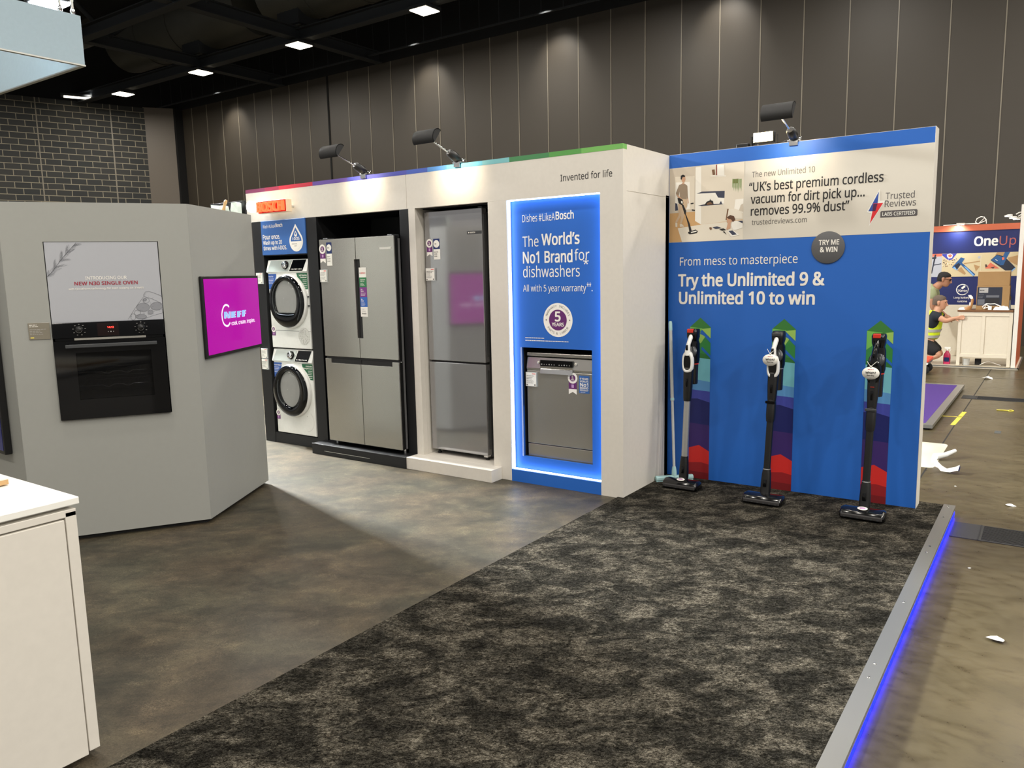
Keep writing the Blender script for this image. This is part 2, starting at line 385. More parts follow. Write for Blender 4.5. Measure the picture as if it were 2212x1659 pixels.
lampnames=['farthest square ceiling lamp, the one nearest the brick wall','second square ceiling lamp from the brick wall','third square ceiling lamp, right of the big air duct','nearest square ceiling lamp, fourth from the brick wall']
for lx,lb in zip((-24.9,-20.3,-15.6,-10.9),lampnames):
    t=thing('ceiling_lamp','lit '+lb,'ceiling lamp',(lx,10.7,8.13),0,'square ceiling lamps under the beam')
    MB().box(-.3,.3,-.3,.3,.02,.1).build('housing',beam_m,t,bevel=.01)
    MB().box(-.26,.26,-.26,.26,.0,.02).build('diffuser',emit_w,t)
t=thing('strip_lamp','lit flat lamp high up beside the brick wall','ceiling lamp',(-27.3,10.4,8.3),R(65))
MB().box(-.6,.6,-.2,.2,.02,.1).build('housing',beam_m,t); MB().box(-.5,.5,-.14,.14,0,.02).build('diffuser',mat('strip_diffuser',(255,244,222),.5,emit=2.5,noise=0),t)

# hanging fabric ring over the grey tower
t=thing('hanging_banner_ring','square ring of pale grey fabric hung over the grey oven tower','banner ring',(-4.92,-1.04,3.6))
fab=mat('pale_banner_fabric',(150,168,178),.8)
H=.425
mb=MB().box(-.02,0,-4,0,0,H).box(-4,-.02,-.02,0,0,H).box(-4,-3.98,-4,-.02,0,H).box(-3.98,-.02,-4,-3.98,0,H); mb.build('fabric_panel',fab,t)
mb=MB().box(-.03,.005,-4,.005,-.012,.0).box(-4,-.03,-.03,.005,-.012,0); mb.build('edge_frame',alu,t)
for q,(cx_,cy_) in enumerate(((-.01,-.17),(-.01,-.06))):
    o=MB().tube([(cx_,cy_,H+.02),(cx_,cy_+.0,5.2)],.011,6).build('suspension_wire',alu,t)
    MB().lathe([(.012,0),(.02,.01),(.02,.03),(.012,.05)],(cx_,cy_,H+.0),(0,0,1),12).build('hook',chrome,o)
t=thing('flood_lamp','bright stage lamp glaring behind the hanging banner ring','stage lamp',(-8.0,.2,5.05),0)
MB().box(-.22,.22,-.2,.2,.03,.2).build('housing',black_mt,t,bevel=.02)
MB().box(-.18,.18,-.16,.16,.0,.03).build('lens',mat('cool_lens',(235,246,255),.3,emit=22,noise=0),t)
MB().tube([(0,0,.2),(0,0,3.3)],.02,8).build('drop_pole',beam_m,t)
light('AREA',(-8.0,.2,5.03),2300,(.96,.98,.97),target=(-1.5,-1.2,0),size=.7,spread=150)

# ------------------------------------------------------------------ stand platform, floor coverings
t=thing('stand_platform','low raised stand platform with metal edge and blue glow strip facing the aisle','platform',(0,0,HF))
MB().box(-9,2.005,-7.5,.968,0,.046).build('deck',black_board,t)
mb=MB().box(1.945,2.016,-7.5,.974,.066,.07).box(2.012,2.016,-7.5,.974,.044,.066); tr=mb.build('edge_trim',alu,t)
for yy in (.93,.66,.02,-.1,-.9,-1.62,-1.75,-2.6,-3.3): MB().lathe([(.007,0),(.005,.002),(0,.003)],(1.975,yy,.07),(0,0,1),10).build('screw',chrome,tr)
MB().box(1.972,2.01,-7.5,.968,.046,.066).build('edge_batten',black_board,t)
MB().box(2.005,2.014,-7.5,.95,.008,.034).build('led_strip',mat('blue_led',(6,16,120),.4,emit=9,ecol=(1,10,255),noise=0),t)
tag(MB().box(-.045,1.945,-7.5,.968,-.014,.008).build('carpet',carpet_m),'dark grey deep pile carpet in front of the blue vacuum wall','carpet')
tag(MB().box(-9,-.045,-7.5,2,-.014,0).build('vinyl_flooring',vinyl_m),'mottled grey brown vinyl floor in front of the fridges','vinyl floor')

# ------------------------------------------------------------------ appliance display wall
t=thing('fascia_board','long white fascia across the top of the appliance wall with a rainbow top edge','fascia',(0,0,0))
mb=MB().box(-4.114,-2.0,0,.06,2.187,2.465).box(-1.996,0,0,.06,2.187,2.465).box(-2.0,-1.996,.004,.06,2.187,2.465)
mb.build('front_board',white_lam,t)
cols=[(122,48,84),(150,44,76),(186,40,62),(96,70,150),(76,80,170),(68,92,180),(84,140,205),(96,180,205),(120,185,190),(66,130,80),(84,152,72),(112,176,88)]
xb=[-4.114,-3.818,-3.612,-3.138,-2.686,-1.985,-1.758,-1.554,-1.2,-.947,-.594,-.325,0]
mb=MB()
for i in range(12): mb.box(xb[i],xb[i+1],-.001,.06,2.465,2.5,i)
mb.build('rainbow_strip',[mat('strip_%s'%'abcdefghijkl'[i],c,.5,noise=0) for i,c in enumerate(cols)],t)
MB().text('Invented for life',-.5,2.287,-.0015,.046,0,width=.418).build('lettering',ink_dark,t)
MB().box(-4.114,-4.05,.06,.775,0,2.5).box(-4.05,-.02,.06,.76,2.2,2.215).box(-4.05,0,.715,.775,0,2.2).build('carcass',black_board,t)

t=thing('end_wall','white end panel and front post at the right end of the appliance wall','wall panel',(0,0,0))
mb=MB().box(-.18,0,0,.06,0,2.187).box(-.02,0,.06,.775,0,2.185).box(-.02,0,.06,.775,2.189,2.5).box(-.018,-.004,.06,.775,2.185,2.189)
mb.build('white_panel',white_lam,t)

t=thing('laundry_bay','black surround framing the stacked washing machine and tumble dryer','appliance bay',(0,0,0))
mb=MB().box(-4.05,-3.9,0,.06,0,2.187).box(-3.262,-3.12,0,.06,0,2.187).box(-3.9,-3.262,.004,.06,0,.105).box(-3.9,-3.262,.02,.06,1.855,2.187)
mb.build('front_frame',black_board,t,bevel=.002)
MB().box(-3.905,-3.9,.06,.7,0,1.86).box(-3.262,-3.257,.06,.7,0,1.86).box(-3.9,-3.262,.06,.7,.095,.105).box(-3.9,-3.262,.06,.7,1.855,1.86).box(-3.9,-3.262,.7,.71,.1,1.86).build('niche_lining',black_mt,t)

t=thing('fridge_bay','black bay with a black plinth around the wide steel fridge','appliance bay',(0,0,0))
MB().box(-2.085,-1.985,0,.06,0,2.187).build('side_post',black_board,t,bevel=.002)
MB().box(-3.17,-1.988,-.155,0,0,.098).box(-3.12,-1.985,0,.7,0,.098).build('plinth',black_board,t,bevel=.002)
MB().box(-3.125,-3.12,.06,.71,.1,2.187).box(-2.085,-2.08,.06,.71,.1,2.187).box(-3.12,-2.085,.7,.71,.1,2.187).build('niche_lining',black_mt,t)
MB().lines(-3.0,-2.1,.03,.05,1,-.156,0,.003,seed=3).build('paint_fleck',paper,t)

t=thing('white_fridge_bay','white bay with a white plinth around the tall silver fridge freezer','appliance bay',(0,0,0))
MB().box(-1.985,-1.912,0,.06,0,2.187).box(-1.16,-.985,0,.06,0,2.187).build('front_post',white_lam,t,bevel=.002)
MB().box(-1.988,-1.082,-.142,.0,0,.1).box(-1.912,-1.16,0,.7,0,.1).build('plinth',white_lam,t,bevel=.002)
MB().box(-1.917,-1.912,.06,.71,.1,2.187).box(-1.16,-1.155,.06,.71,.1,2.187).box(-1.912,-1.16,.7,.71,.1,2.187).build('niche_lining',white_lam,t)
MB().box(-1.912,-1.16,.1,.7,2.18,2.187).build('top_lining',black_mt,t)

t=thing('lit_dishwasher_panel','glowing blue panel with a white light frame around the steel dishwasher','display panel',(0,0,0))
PY=.06; X0,X1,Z0,Z1=-.905,-.285,.2,1.066
mb=MB().box(-.985,X0,PY,PY+.02,.09,2.187).box(X1,-.18,PY,PY+.02,.09,2.187).box(X0,X1,PY,PY+.02,Z1,2.187).box(X0,X1,PY,PY+.02,.09,Z0)
mb.build('blue_panel',blue,t)
MB().box(-.985,-.18,0,.06,0,.095).build('base_board',blue,t)
MB().box(X0-.012,X0,PY-.004,PY+.02,Z0,Z1).build('opening_edge',clear,t)
MB().box(X0-.005,X0,PY+.02,.7,Z0-.005,Z1).box(X1,X1+.005,PY+.02,.7,Z0-.005,Z1).box(X0,X1,PY+.02,.7,Z1,Z1+.005).box(X0,X1,PY+.02,.7,Z0-.01,Z0).box(X0,X1,.7,.705,Z0,Z1).build('niche_lining',black_mt,t)
led=mat('white_led',(225,238,255),.5,emit=6,ecol=(196,222,255),noise=0)
mb=MB().box(-.985,-.98,.018,.044,.103,2.18); mb.build('led_strip',led,t)
MB().box(-.183,-.18,.018,.044,.103,2.18).build('led_strip',led,t)
MB().box(-.977,-.188,.018,.046,2.18,2.187).build('led_strip',led,t)
MB().box(-.977,-.188,.018,.046,.095,.1).build('led_strip',led,t)
y=PY-.0012
mb=MB()
mb.text('Dishes #LikeA',-.879,2.02,y,.054,width=.29).text('Bosch',-.582,2.024,y,.056,width=.155,bold=.028)
mb.build('headline_lettering',ink_white,t); mb=MB()
mb.text('The',-.881,1.835,y,.078,width=.145).text('World’s',-.71,1.842,y,.082,width=.33,bold=.03)
mb.text('No1 Brand',-.881,1.712,y,.084,width=.44,bold=.03).text('for',-.425,1.722,y,.078,width=.125)
mb.text('dishwashers',-.881,1.605,y,.082,width=.5).text('*',-.352,1.66,y,.07)
mb.build('slogan_lettering',ink_white,t); mb=MB()
mb.text('All with 5 year warranty',-.884,1.497,y,.05,width=.555).text('**',-.323,1.508,y,.05,width=.036).text('.',-.284,1.497,y,.05)
mb.build('warranty_lettering',ink_white,t); mb=MB()
mb.lines(-.872,-.60,1.135,1.149,1,y,0,.006,seed=4).lines(-.872,-.40,1.115,1.128,1,y,0,.006,seed=5)
mb.build('small_print',ink_white,t)
mb=MB().disc(-.574,1.283,.128,y,0).disc(-.574,1.283,.078,y-.0008,1)
for s_,c0,st,rr,up in (('WARRANTY INCLUDES',90,-8.6,.097,1),('PARTS & LABOUR',270,8.6,.109,-1)):
    for i,ch in enumerate(s_):
        a=c0+st*(i-(len(s_)-1)/2)
        if ch!=' ': mb.text(ch,-.574+rr*math.cos(R(a)),1.283+rr*math.sin(R(a)),y-.0008,.016,2,align='C',rot=a-90 if up>0 else a+90)
mb.disc(-.574-.103,1.283,.005,y-.0008,2,12).disc(-.574+.103,1.283,.005,y-.0008,2,12)
mb.text('5',-.574,1.275,y-.0016,.07,0,bold=.04,align='C').text('YEARS',-.574,1.237,y-.0016,.026,0,bold=.035,align='C')
mb.build('warranty_badge',[ink_white,purple,ink_grey],t)

# illuminated wordmark and disc on the fascia
t=thing('illuminated_sign','red glowing letter sign with a white light disc on the left end of the fascia','sign',(0,0,0))
redl=mat('red_lit_letter',(255,90,50),.4,emit=1.0,ecol=(255,104,58),noise=0)
MB().box(-3.79,-3.375,-.11,-.055,2.246,2.362).build('acrylic_block',mat('cream_acrylic',(240,214,180),.35),t,bevel=.003)
MB().box(-3.79,-3.392,-.113,-.11,2.25,2.358).build('red_glow_plate',mat('red_glow_backing',(150,8,10),.4,emit=.16,ecol=(235,10,14),noise=0),t)  # added red plate, its colour and emission imitate the letters' glow on the acrylic
mb=MB().text('BOSCH',-3.783,2.262,-.125,.084,0,width=.378,bold=.04,depth=.03); mb.build('letters',redl,t)
MB().lathe([(.05,0),(.053,.006),(.053,.05),(.05,.055),(0,.055)],(-3.868,-.095,2.318),(0,-1,0),32).build('light_disc',mat('white_disc_light',(255,255,255),.4,emit=3.5,noise=0),t)
for xx,zz,yy,rr in ((-3.868,2.318,-.095,.02),(-3.74,2.3,-.06,.012),(-3.42,2.3,-.06,.012)): MB().tube([(xx,yy,zz),(xx,0,zz)],rr,12).build('standoff',white_lam,t)

# blue sign over the dryer
t=thing('detergent_sign','blue sign with a white water drop above the stacked dryer','sign',(0,0,0))
MB().box(-3.9,-3.262,-.012,.015,1.862,2.187).build('board',blue_sign,t,bevel=.003)
y=-.0135
Q=qmap((1328,720),(2205,655),(1365,1395),(2245,1365),-3.9,-3.262,1.862,2.187)
mb=MB()
a=Q(1380,860); mb.text('Wash #LikeA',a[0],a[1],y,.03,0,width=.185).text('Bosch',a[0]+.19,a[1]+.004,y,.032,0,width=.1,bold=.03)
a=Q(1380,1080); mb.text('Pour once.',a[0],a[1],y,.042,0,width=.255,bold=.028)
a=Q(1385,1185); mb.text('Wash up to 20',a[0],a[1],y,.036,0,width=.28,bold=.028)
a=Q(1392,1295); mb.text('times with i-DOS.',a[0],a[1],y,.036,0,width=.345,bold=.028)
dc=Q(2050,1120)
def drop(cx,cz,r,h,n=26):
    p=[(cx,cz+h)]
    for i in range(n+1):
        a=R(28-236*i/n); p.append((cx+r*math.cos(a),cz+r*math.sin(a)))
    return p
mb.flat(drop(dc[0],dc[1],.095,.16),y,0).flat(drop(dc[0],dc[1],.076,.128),y-.0006,1)
ci=[(dc[0]+.076*math.cos(R(a_)),dc[1]+.076*math.sin(R(a_))) for a_ in range(0,-181,-12)]
mb.flat(ci,y-.0012,0)
mb.flat(drop(dc[0]-.002,dc[1]+.062,.02,.036),y-.0012,0).flat(drop(dc[0]-.002,dc[1]+.068,.008,.018),y-.0018,1)
mb.text('i-DOS',dc[0],dc[1]+.012,y-.0014,.026,0,width=.1,bold=.03,align='C').lines(dc[0]-.06,dc[0]+.06,dc[1]-.03,dc[1]-.018,1,y-.002,2,.006,1).lines(dc[0]-.025,dc[0]+.025,dc[1]-.05,dc[1]-.038,1,y-.002,2,.006,1)
mb.build('printing',[ink_white,blue_sign,ink_grey],t)

# ------------------------------------------------------------------ appliances
def rosette(parent,x,z,y,k,tail=True):
    """5 year warranty sticker: white ring, purple centre, purple ribbon with a notched white end; z = disc centre, k = disc radius"""
    mb=MB()
    mb.rect(x-.82*k,x+.82*k,z-2.0*k,z-.2*k,y,1)
    if tail: mb.flat([(x-.82*k,z-2.0*k),(x+.82*k,z-2.0*k),(x+.82*k,z-2.95*k),(x,z-2.5*k),(x-.82*k,z-2.95*k)],y,0)
    mb.rect(x-.25*k,x+.25*k,z-1.75*k,z-1.15*k,y-.0006,2)
    mb.disc(x,z,k,y-.0008,0,28).disc(x,z,.6*k,y-.0014,1,24)
    mb.text('5',x,z-.15*k,y-.002,.5*k,0,bold=.04,align='C').text('YEARS',x,z-.4*k,y-.002,.17*k,0,bold=.04,align='C')
    return mb.build('warranty_sticker',[ink_white,purple,mat('pale_purple_print',(190,150,196),.5,noise=0)],parent)
def info_card(x,z,y,w_,h_,label,tilt=0):
    t=thing('info_card',label,'price card',(x,y,z),0,'white product cards')
    MB().box(-w_/2,w_/2,-.012,0,-h_/2,h_/2).build('holder',clear,t)
    mb=MB().box(-w_/2+.003,w_/2-.003,-.0145,-.012,-h_/2+.003,h_/2-.003,0)
    mb.rect(w_*.1,w_*.42,h_*.37,h_*.42,-.0152,2).lines(-w_*.4,w_*.4,-h_*.02,h_*.3,3,-.0152,1,.004,int(x*97)%50).lines(-w_*.4,w_*.35,-h_*.3,-h_*.05,4,-.0152,3,.003,int(z*91)%50)
    mb.rect(-w_*.42,-w_*.3,-h_*.43,-h_*.35,-.0152,1).rect(w_*.3,w_*.42,-h_*.43,-h_*.33,-.0152,1)
    mb.build('card',[paper,ink_grey,ink_bred,ink_lgrey],t)
    return t

# wide four door fridge
FX0,FX1,FY=-2.992,-2.08,-.09
t=thing('wide_fridge','wide brushed steel four door fridge on the black plinth','fridge',(0,0,0))
MB().box(FX0+.01,FX1-.01,FY+.055,.66,.125,1.955).build('cabinet',black_gloss,t,bevel=.005)
xm=(FX0+FX1)/2
GZ0,GZ1,LZ=1.1,1.786,.864
for side in (0,1):
    if side==0: a,b_=FX0,xm-.003; up=[(a,.925),(b_,.925),(b_,GZ0),(b_-.02,GZ0),(b_-.02,GZ1),(b_,GZ1),(b_,1.972),(a,1.972)]; lo=[(a,.138),(b_,.138),(b_,LZ),(a+.075,LZ),(a+.075,.903),(a,.903)]; g=(b_-.0195,b_,a+.0755,b_)
    else: a,b_=xm+.003,FX1; up=[(a,.925),(b_,.925),(b_,1.972),(a,1.972),(a,GZ1),(a+.043,GZ1),(a+.043,GZ0),(a,GZ0)]; lo=[(a,.138),(b_,.138),(b_,.903),(b_-.075,.903),(b_-.075,LZ),(a,LZ)]; g=(a,a+.0425,a,b_-.0755)
    d=MB().prism([(p[0],FY,p[1]) for p in up],(0,.014,0)).build('upper_door',steel,t,bevel=.002)
    MB().prism([(p[0]+(.001 if p[0]<xm-.5 or (side and p[0]<xm+.1) else -.001),FY+.0145,p[1]) for p in up],(0,.04,0)).build('door_core',black_pl,d)
    MB().box(g[0],g[1],FY+.012,FY+.05,GZ0+.0005,GZ1-.0005).build('grip_recess',black_mt,d)
    d=MB().prism([(p[0],FY,p[1]) for p in lo],(0,.014,0)).build('lower_door',steel,t,bevel=.002)
    MB().prism([(p[0],FY+.0145,p[1]) for p in lo],(0,.04,0)).build('door_core',black_pl,d)
    MB().box(g[2],g[3],FY+.012,FY+.05,LZ+.0005,.904).build('grip_recess',black_mt,d)
MB().box(FX0+.01,FX1-.01,FY+.01,FY+.05,.905,.925).build('middle_gap',black_mt,t)
MB().box(FX1-.006,FX1+.001,FY+.052,FY+.075,.14,1.95).box(FX1-.012,FX1-.004,.3,.32,.13,1.95).build('side_highlight',steel_dark,t)  # silver strips imitate the highlight along the body's side edge
for xx in (FX0+.06,FX1-.06): MB().box(xx-.03,xx+.03,FY+.02,FY+.1,1.955,1.985).build('hinge_cover',dark_grey,t,bevel=.004)
for xx in (FX1-.02,FX0+.04): MB().lathe([(.012,0),(.012,.04)],(xx,FY+.06,.098),(0,0,1),12).build('foot',chrome,t)
MB().tube([(FX1-.06,FY+.03,.905),(FX1+.02,FY+.03,.905)],.007,8).build('hinge_pin',chrome,t)
MB().box(-2.243,-2.112,FY-.003,FY,1.862,1.88).build('name_plate',mat('name_plate_silver',(225,222,214),.3,.6),t)
rosette(t,-2.952,1.888,FY-.001,.042)
mb=MB().rect(-2.9,-2.832,1.845,1.945,FY-.001,1).disc(-2.866,1.898,.03,FY-.0016,0).rect(-2.9,-2.832,1.74,1.845,FY-.001,0).lines(-2.893,-2.84,1.77,1.83,3,FY-.002,2,.005,7).lines(-2.888,-2.848,1.888,1.905,1,FY-.0022,2,.007,8)
mb.build('award_sticker',[paper,navy,ink_grey],t)
zs=[1.715,1.63,1.545,1.46,1.375,1.29]; cs=[0,3,4,5,0]
mb=MB()
for i in range(5):
    mb.box(-2.503,-2.418,FY-.0015,FY-.0005,zs[i+1],zs[i],cs[i])
    if cs[i]:
        for q,tx in enumerate((('VitaFresh','XXL Pro'),('XXL','Space'),('No','Frost'))[i-1]): mb.text(tx,-2.49,zs[i]-.024-.014*q,FY-.0022,.0095,0,bold=.03)
        mb.lines(-2.49,-2.43,zs[i+1]+.01,zs[i]-.046,3,FY-.0022,0,.003,i)
mb.text('BOSCH',-2.48,1.662,FY-.0022,.011,6,width=.052,bold=.03).disc(-2.491,1.667,.007,FY-.0022,2,14)
mb.text('Live',-2.485,1.35,FY-.0022,.01,2).text('#LikeA',-2.485,1.332,FY-.0022,.01,2).text('Bosch',-2.485,1.312,FY-.0022,.011,7,width=.05,bold=.03)
mb.build('feature_strip',[paper,navy,ink_lgrey,mat('strip_green',(40,120,72),.5,noise=0),mat('strip_purple',(120,50,130),.5,noise=0),mat('strip_blue',(46,96,176),.5,noise=0),ink_bred,ink_dark],t)
info_card(-2.944,1.65,FY-.001,.09,.112,'white product card stuck on the left door of the wide four door fridge')

# tall two door fridge freezer
AX0,AX1,AY=-1.89,-1.288,.09
t=thing('fridge_freezer','tall slim silver two door fridge freezer on the white plinth','fridge freezer',(0,0,0))
MB().box(AX0+.004,AX1-.002,AY+.065,.68,.125,2.125).build('cabinet',dark_grey,t,bevel=.004)
for nm,z0,z1 in (('fridge_door',.92,2.158),('freezer_door',.145,.905)):
    d=MB().box(AX0,AX1,AY,AY+.06,z0,z1).build(nm,steel_dark,t,bevel=.004)
    MB().box(AX1-.001,AX1+.002,AY+.022,AY+.055,z0+.05,z1-.05).build('side_grip',mat('grip_grey',(120,122,124),.35,.6),d)
MB().box(AX0+.01,AX1-.01,AY+.02,AY+.06,.905,.92).build('middle_gap',black_mt,t)
for xx in (AX1-.04,AX0+.04): MB().lathe([(.016,0),(.02,.01),(.012,.02),(.012,.03)],(xx,AY+.05,.1),(0,0,1),14).build('foot',black_pl,t)
MB().box(AX1-.05,AX1-.01,AY+.01,AY+.06,.128,.145).build('lower_hinge',chrome,t,bevel=.003)
MB().box(AX1-.05,AX1-.01,AY+.015,AY+.1,2.158,2.172).build('upper_hinge',dark_grey,t,bevel=.003)
mb=MB().box(-1.438,AX1-.003,AY-.002,AY,1.957,1.98,0); mb.text('BOSCH',-1.405,1.963,AY-.003,.011,1,bold=.03).disc(-1.42,1.9685,.006,AY-.003,1,14); mb.build('name_plate',[dark_grey,ink_white],t)
rosette(t,-1.842,1.9,AY-.001,.036)
mb=MB().rect(-1.8,-1.732,1.85,1.935,AY-.001,1).disc(-1.766,1.893,.031,AY-.0016,0).rect(-1.797,-1.727,1.765,1.85,AY-.001,0).lines(-1.79,-1.735,1.785,1.835,3,AY-.002,2,.005,9).lines(-1.784,-1.748,1.886,1.9,1,AY-.0022,2,.007,8)
mb.build('award_sticker',[paper,navy,ink_grey],t)
info_card(-1.833,1.643,AY-.001,.098,.106,'white product card stuck on the door of the tall slim fridge freezer')

# dishwasher
DX0,DX1,DY=-.886,-.288,.092
t=thing('dishwasher','stainless steel dishwasher framed by the glowing blue panel','dishwasher',(0,0,0))
MB().box(DX0+.003,DX1-.003,DY+.05,.66,.205,1.0).build('cabinet',dark_grey,t)
MB().box(DX0,DX1,DY+.004,.6,.997,1.024).build('top_lid',steel,t,bevel=.004)
MB().box(DX0,DX1,DY,DY+.045,.305,.885).build('door',steel,t,bevel=.004)
p=MB().prism([(DX0,DY-.0,.887),(DX0,DY+.045,.887),(DX0,DY+.045,.988),(DX0,DY+.012,.988),(DX0,DY-.004,.905)],(DX1-DX0,0,0)).build('control_panel',steel,t,bevel=.003)
mb=MB().box(-.752,-.466,DY-.012,DY+.01,.925,.972,0)
for i in range(12):
    if i in (6,): continue
    xx=-.738+.0225*i; mb.flat([(xx-.005,.936),(xx+.005,.936),(xx,.944)] if i%3 else [(xx-.005,.935),(xx+.005,.935),(xx+.005,.944),(xx-.005,.944)],DY-.0125,1)
mb.build('display_strip',[black_gloss,ink_lgrey],p)
hd=MB()
hd.prism([(-.754,DY-.012,.925),(-.754,DY-.012,.912),(-.754,DY-.006,.9),(-.754,DY+.004,.9),(-.754,DY+.004,.925)],(.29,0,0),0)
mb=hd; NN=14
for i in range(NN):
    a0=-1+2*i/NN; a1=-1+2*(i+1)/NN
    x0_,x1_=-.609+.145*a0,-.609+.145*a1
    zb=lambda a:.868-.0*(1-a*a)
    mb.prism([(x0_,DY-.012,.9),(x0_,DY-.018,zb(a0)),(x0_,DY+.002,zb(a0)-.004),(x0_,DY+.002,.9)],(x1_-x0_,0,0),0)
hd.build('handle',chrome,p)
for xx in (-.775,-.442): MB().lathe([(.0115,0),(.0115,.004),(.008,.006),(0,.006)],(xx,DY+.001,.95),(0,-1,.12),20).build('button',mat('button_cream',(205,200,188),.3,.3),p)
pts=[]
MB().prism([(DX0,DY+.004,.196),(DX0,DY+.05,.196),(DX0,DY+.05,.3),(DX0,DY+.002,.3)],(DX1-DX0,0,0)).build('kick_plate',steel,t,bevel=.003)
rosette(t,-.47,.845,DY-.001,.042)
mb=MB().rect(-.415,-.325,.735,.868,DY-.001,0)
mb.text('9 YEARS',-.37,.838,DY-.0018,.013,1,width=.072,bold=.035,align='C').text('WORLD’S',-.37,.819,DY-.0018,.013,1,width=.072,bold=.035,align='C').text('No1',-.37,.787,DY-.0018,.026,1,width=.072,bold=.04,align='C').text('BRAND',-.37,.768,DY-.0018,.014,1,width=.072,bold=.035,align='C')
mb.rect(-.406,-.334,.761,.763,DY-.0018,1).text('dishwashers*',-.37,.752,DY-.0018,.007,1,width=.072,bold=.03,align='C').lines(-.4,-.34,.739,.747,1,DY-.0018,1,.003,3)
mb.build('award_sticker',[blue_sign,ink_white],t)
info_card(-.838,.815,DY-.001,.1,.112,'white product card stuck on the left of the steel dishwasher door')

# dryer stacked on the washing machine
def laundry(z0,h,dz,label,dryer):
    X0,X1,Y=-3.868,-3.272,0.0
    t=thing('tumble_dryer' if dryer else 'washing_machine',label,'tumble dryer' if dryer else 'washing machine',(X0,0,z0))
    W=X1-X0
    # body, its front standing a little back under the sloping control panel
    MB().box(0,W,.02,.58,.012,h-.002).build('body',white_gloss,t,bevel=.012,seg=3)
    MB().box(.012,W-.012,.004,.03,.008,h-.125).build('front_panel',white_gloss,t,bevel=.006)
    for px,py in ((.05,.06),(W-.05,.06),(.05,.5),(W-.05,.5)): MB().lathe([(.018,0),(.018,.014)],(px,py,0),(0,0,1),12).build('foot',rubber,t)
    cp=MB().prism([(.004,-.012,h-.118),(.004,.02,h-.135),(.004,.04,h-.0),(.004,.022,h-.002)],(W-.008,0,0)).build('control_panel',white_gloss,t,bevel=.004)
    def on(u,v,off=.001): # point on the sloping fascia, v=0 bottom .. 1 top
        return (u,-.012+.034*v-off,h-.118+.116*v)
    def sl(pts,off,m,mb): mb.poly([on(a,b_,off) for a,b_ in pts],m)
    mb=MB(); sl([(.02,.04),(.335,.04),(.365,.93),(.05,.93)],.0015,0,mb); mb.build('drawer_trim',mat('mirror_trim',(222,230,224),.12,.55),cp)
    mb=MB(); sl([(.345,.05),(.535,.05),(.565,.95),(.375,.95)],.0018,0,mb)
    for i in range(8): sl([(.37+.02*i,.16),(.378+.02*i,.16),(.378+.02*i,.24),(.37+.02*i,.24)],.0026,1,mb)
    mb.build('display',[black_gloss,ink_white],cp)
    c=Vector(on(.285,.52)); ax=(0,-1,.28)
    k=MB().lathe([(.04,0),(.04,.012),(.036,.014)],c,ax,28,0).build('dial_ring',black_gloss,cp)
    MB().lathe([(.032,.01),(.031,.03),(.027,.034),(0,.034)],c,ax,28).build('dial',chrome,k)
    # door
    cz=h*.5+dz; cx=.31 if dryer else .285; r=.25
    d=MB().lathe([(r+.012,0),(r+.014,.012),(r+.006,.03),(r-.01,.036)],(cx+.004,.006,cz),(0,-1,0),56).build('door_rim',white_gloss,t)
    ring=MB()
    # glossy black ring, with the opening dropped out as a rounded window
    rw=.175 if dryer else .158; oz=.028 if dryer else 0.02
    n_=64; prof=[]
    def win(a):
        if dryer:
            c_,s_=math.cos(a),math.sin(a)
            rr=rw*(1/((abs(c_)**2.6+abs(s_)**2.6)**(1/2.6))) if s_<0 else rw
            zc=max(rr*s_,-.135); return (cx-.005+rr*c_*.92,cz+oz+zc)
        return (cx+rw*math.cos(a)*.95,cz+oz+rw*1.12*math.sin(a))
    vs=[]
    for i in range(n_):
        a=2*PI*i/n_; wx,wz=win(a); ox,ozz=cx+r*math.cos(a),cz+r*math.sin(a)
        vs+=[(ox,-.034,ozz),(ox-.012*math.cos(a),-.05,ozz-.012*math.sin(a)),(.45*wx+.55*(cx+r*.95*math.cos(a)),-.056,.45*wz+.55*(cz+r*.95*math.sin(a))),(wx,-.046,wz),(wx,-.02,wz)]
    fs=[]
    for i in range(n_):
        j=(i+1)%n_
        for q in range(4): fs.append((5*i+q,5*j+q,5*j+q+1,5*i+q+1))
    ring.add(vs,fs,0,True); ring.build('door_ring',black_gloss,t)
    wn=[win(2*PI*i/n_) for i in range(n_)]; mx=sum(p[0] for p in wn)/n_; mz=sum(p[1] for p in wn)/n_
    sc=lambda k_,y_:[(mx+(p[0]-mx)*k_,y_,mz+(p[1]-mz)*k_) for p in wn]
    vs=[];ks=((1,-.03),(.93,-.05),(.7,-.06),(.35,-.064),(.02,-.065))
    for k_,y_ in ks: vs+=sc(k_,y_)
    fs=[(q*n_+i,q*n_+(i+1)%n_,(q+1)*n_+(i+1)%n_,(q+1)*n_+i) for q in range(4) for i in range(n_)]
    MB().add(vs,fs,0,True).build('door_glass',glass_t,t)
    vs=[];ks=((1,-.022),(.9,.0),(.82,.003),(.55,.003),(.02,.003))
    for k_,y_ in ks: vs+=sc(k_,y_)
    MB().add(vs,fs[:n_],0,True).build('window_rim',chrome if not dryer else mat('window_cream',(220,212,196),.3),t)
    MB().add(vs,fs[n_:],0,True).ring(mx,mz,.06,.068,-.004,1,20,150).ring(mx,mz,.085,.09,-.004,1,60,200).ring(mx-.01,mz-.03,.1,.112,-.004,1,200,330).disc(mx,mz,.02,-.004,1,20).build('drum',[mat('drum_grey',(66,68,66),.35,.6,noise=.35,scale=9),steel],t)
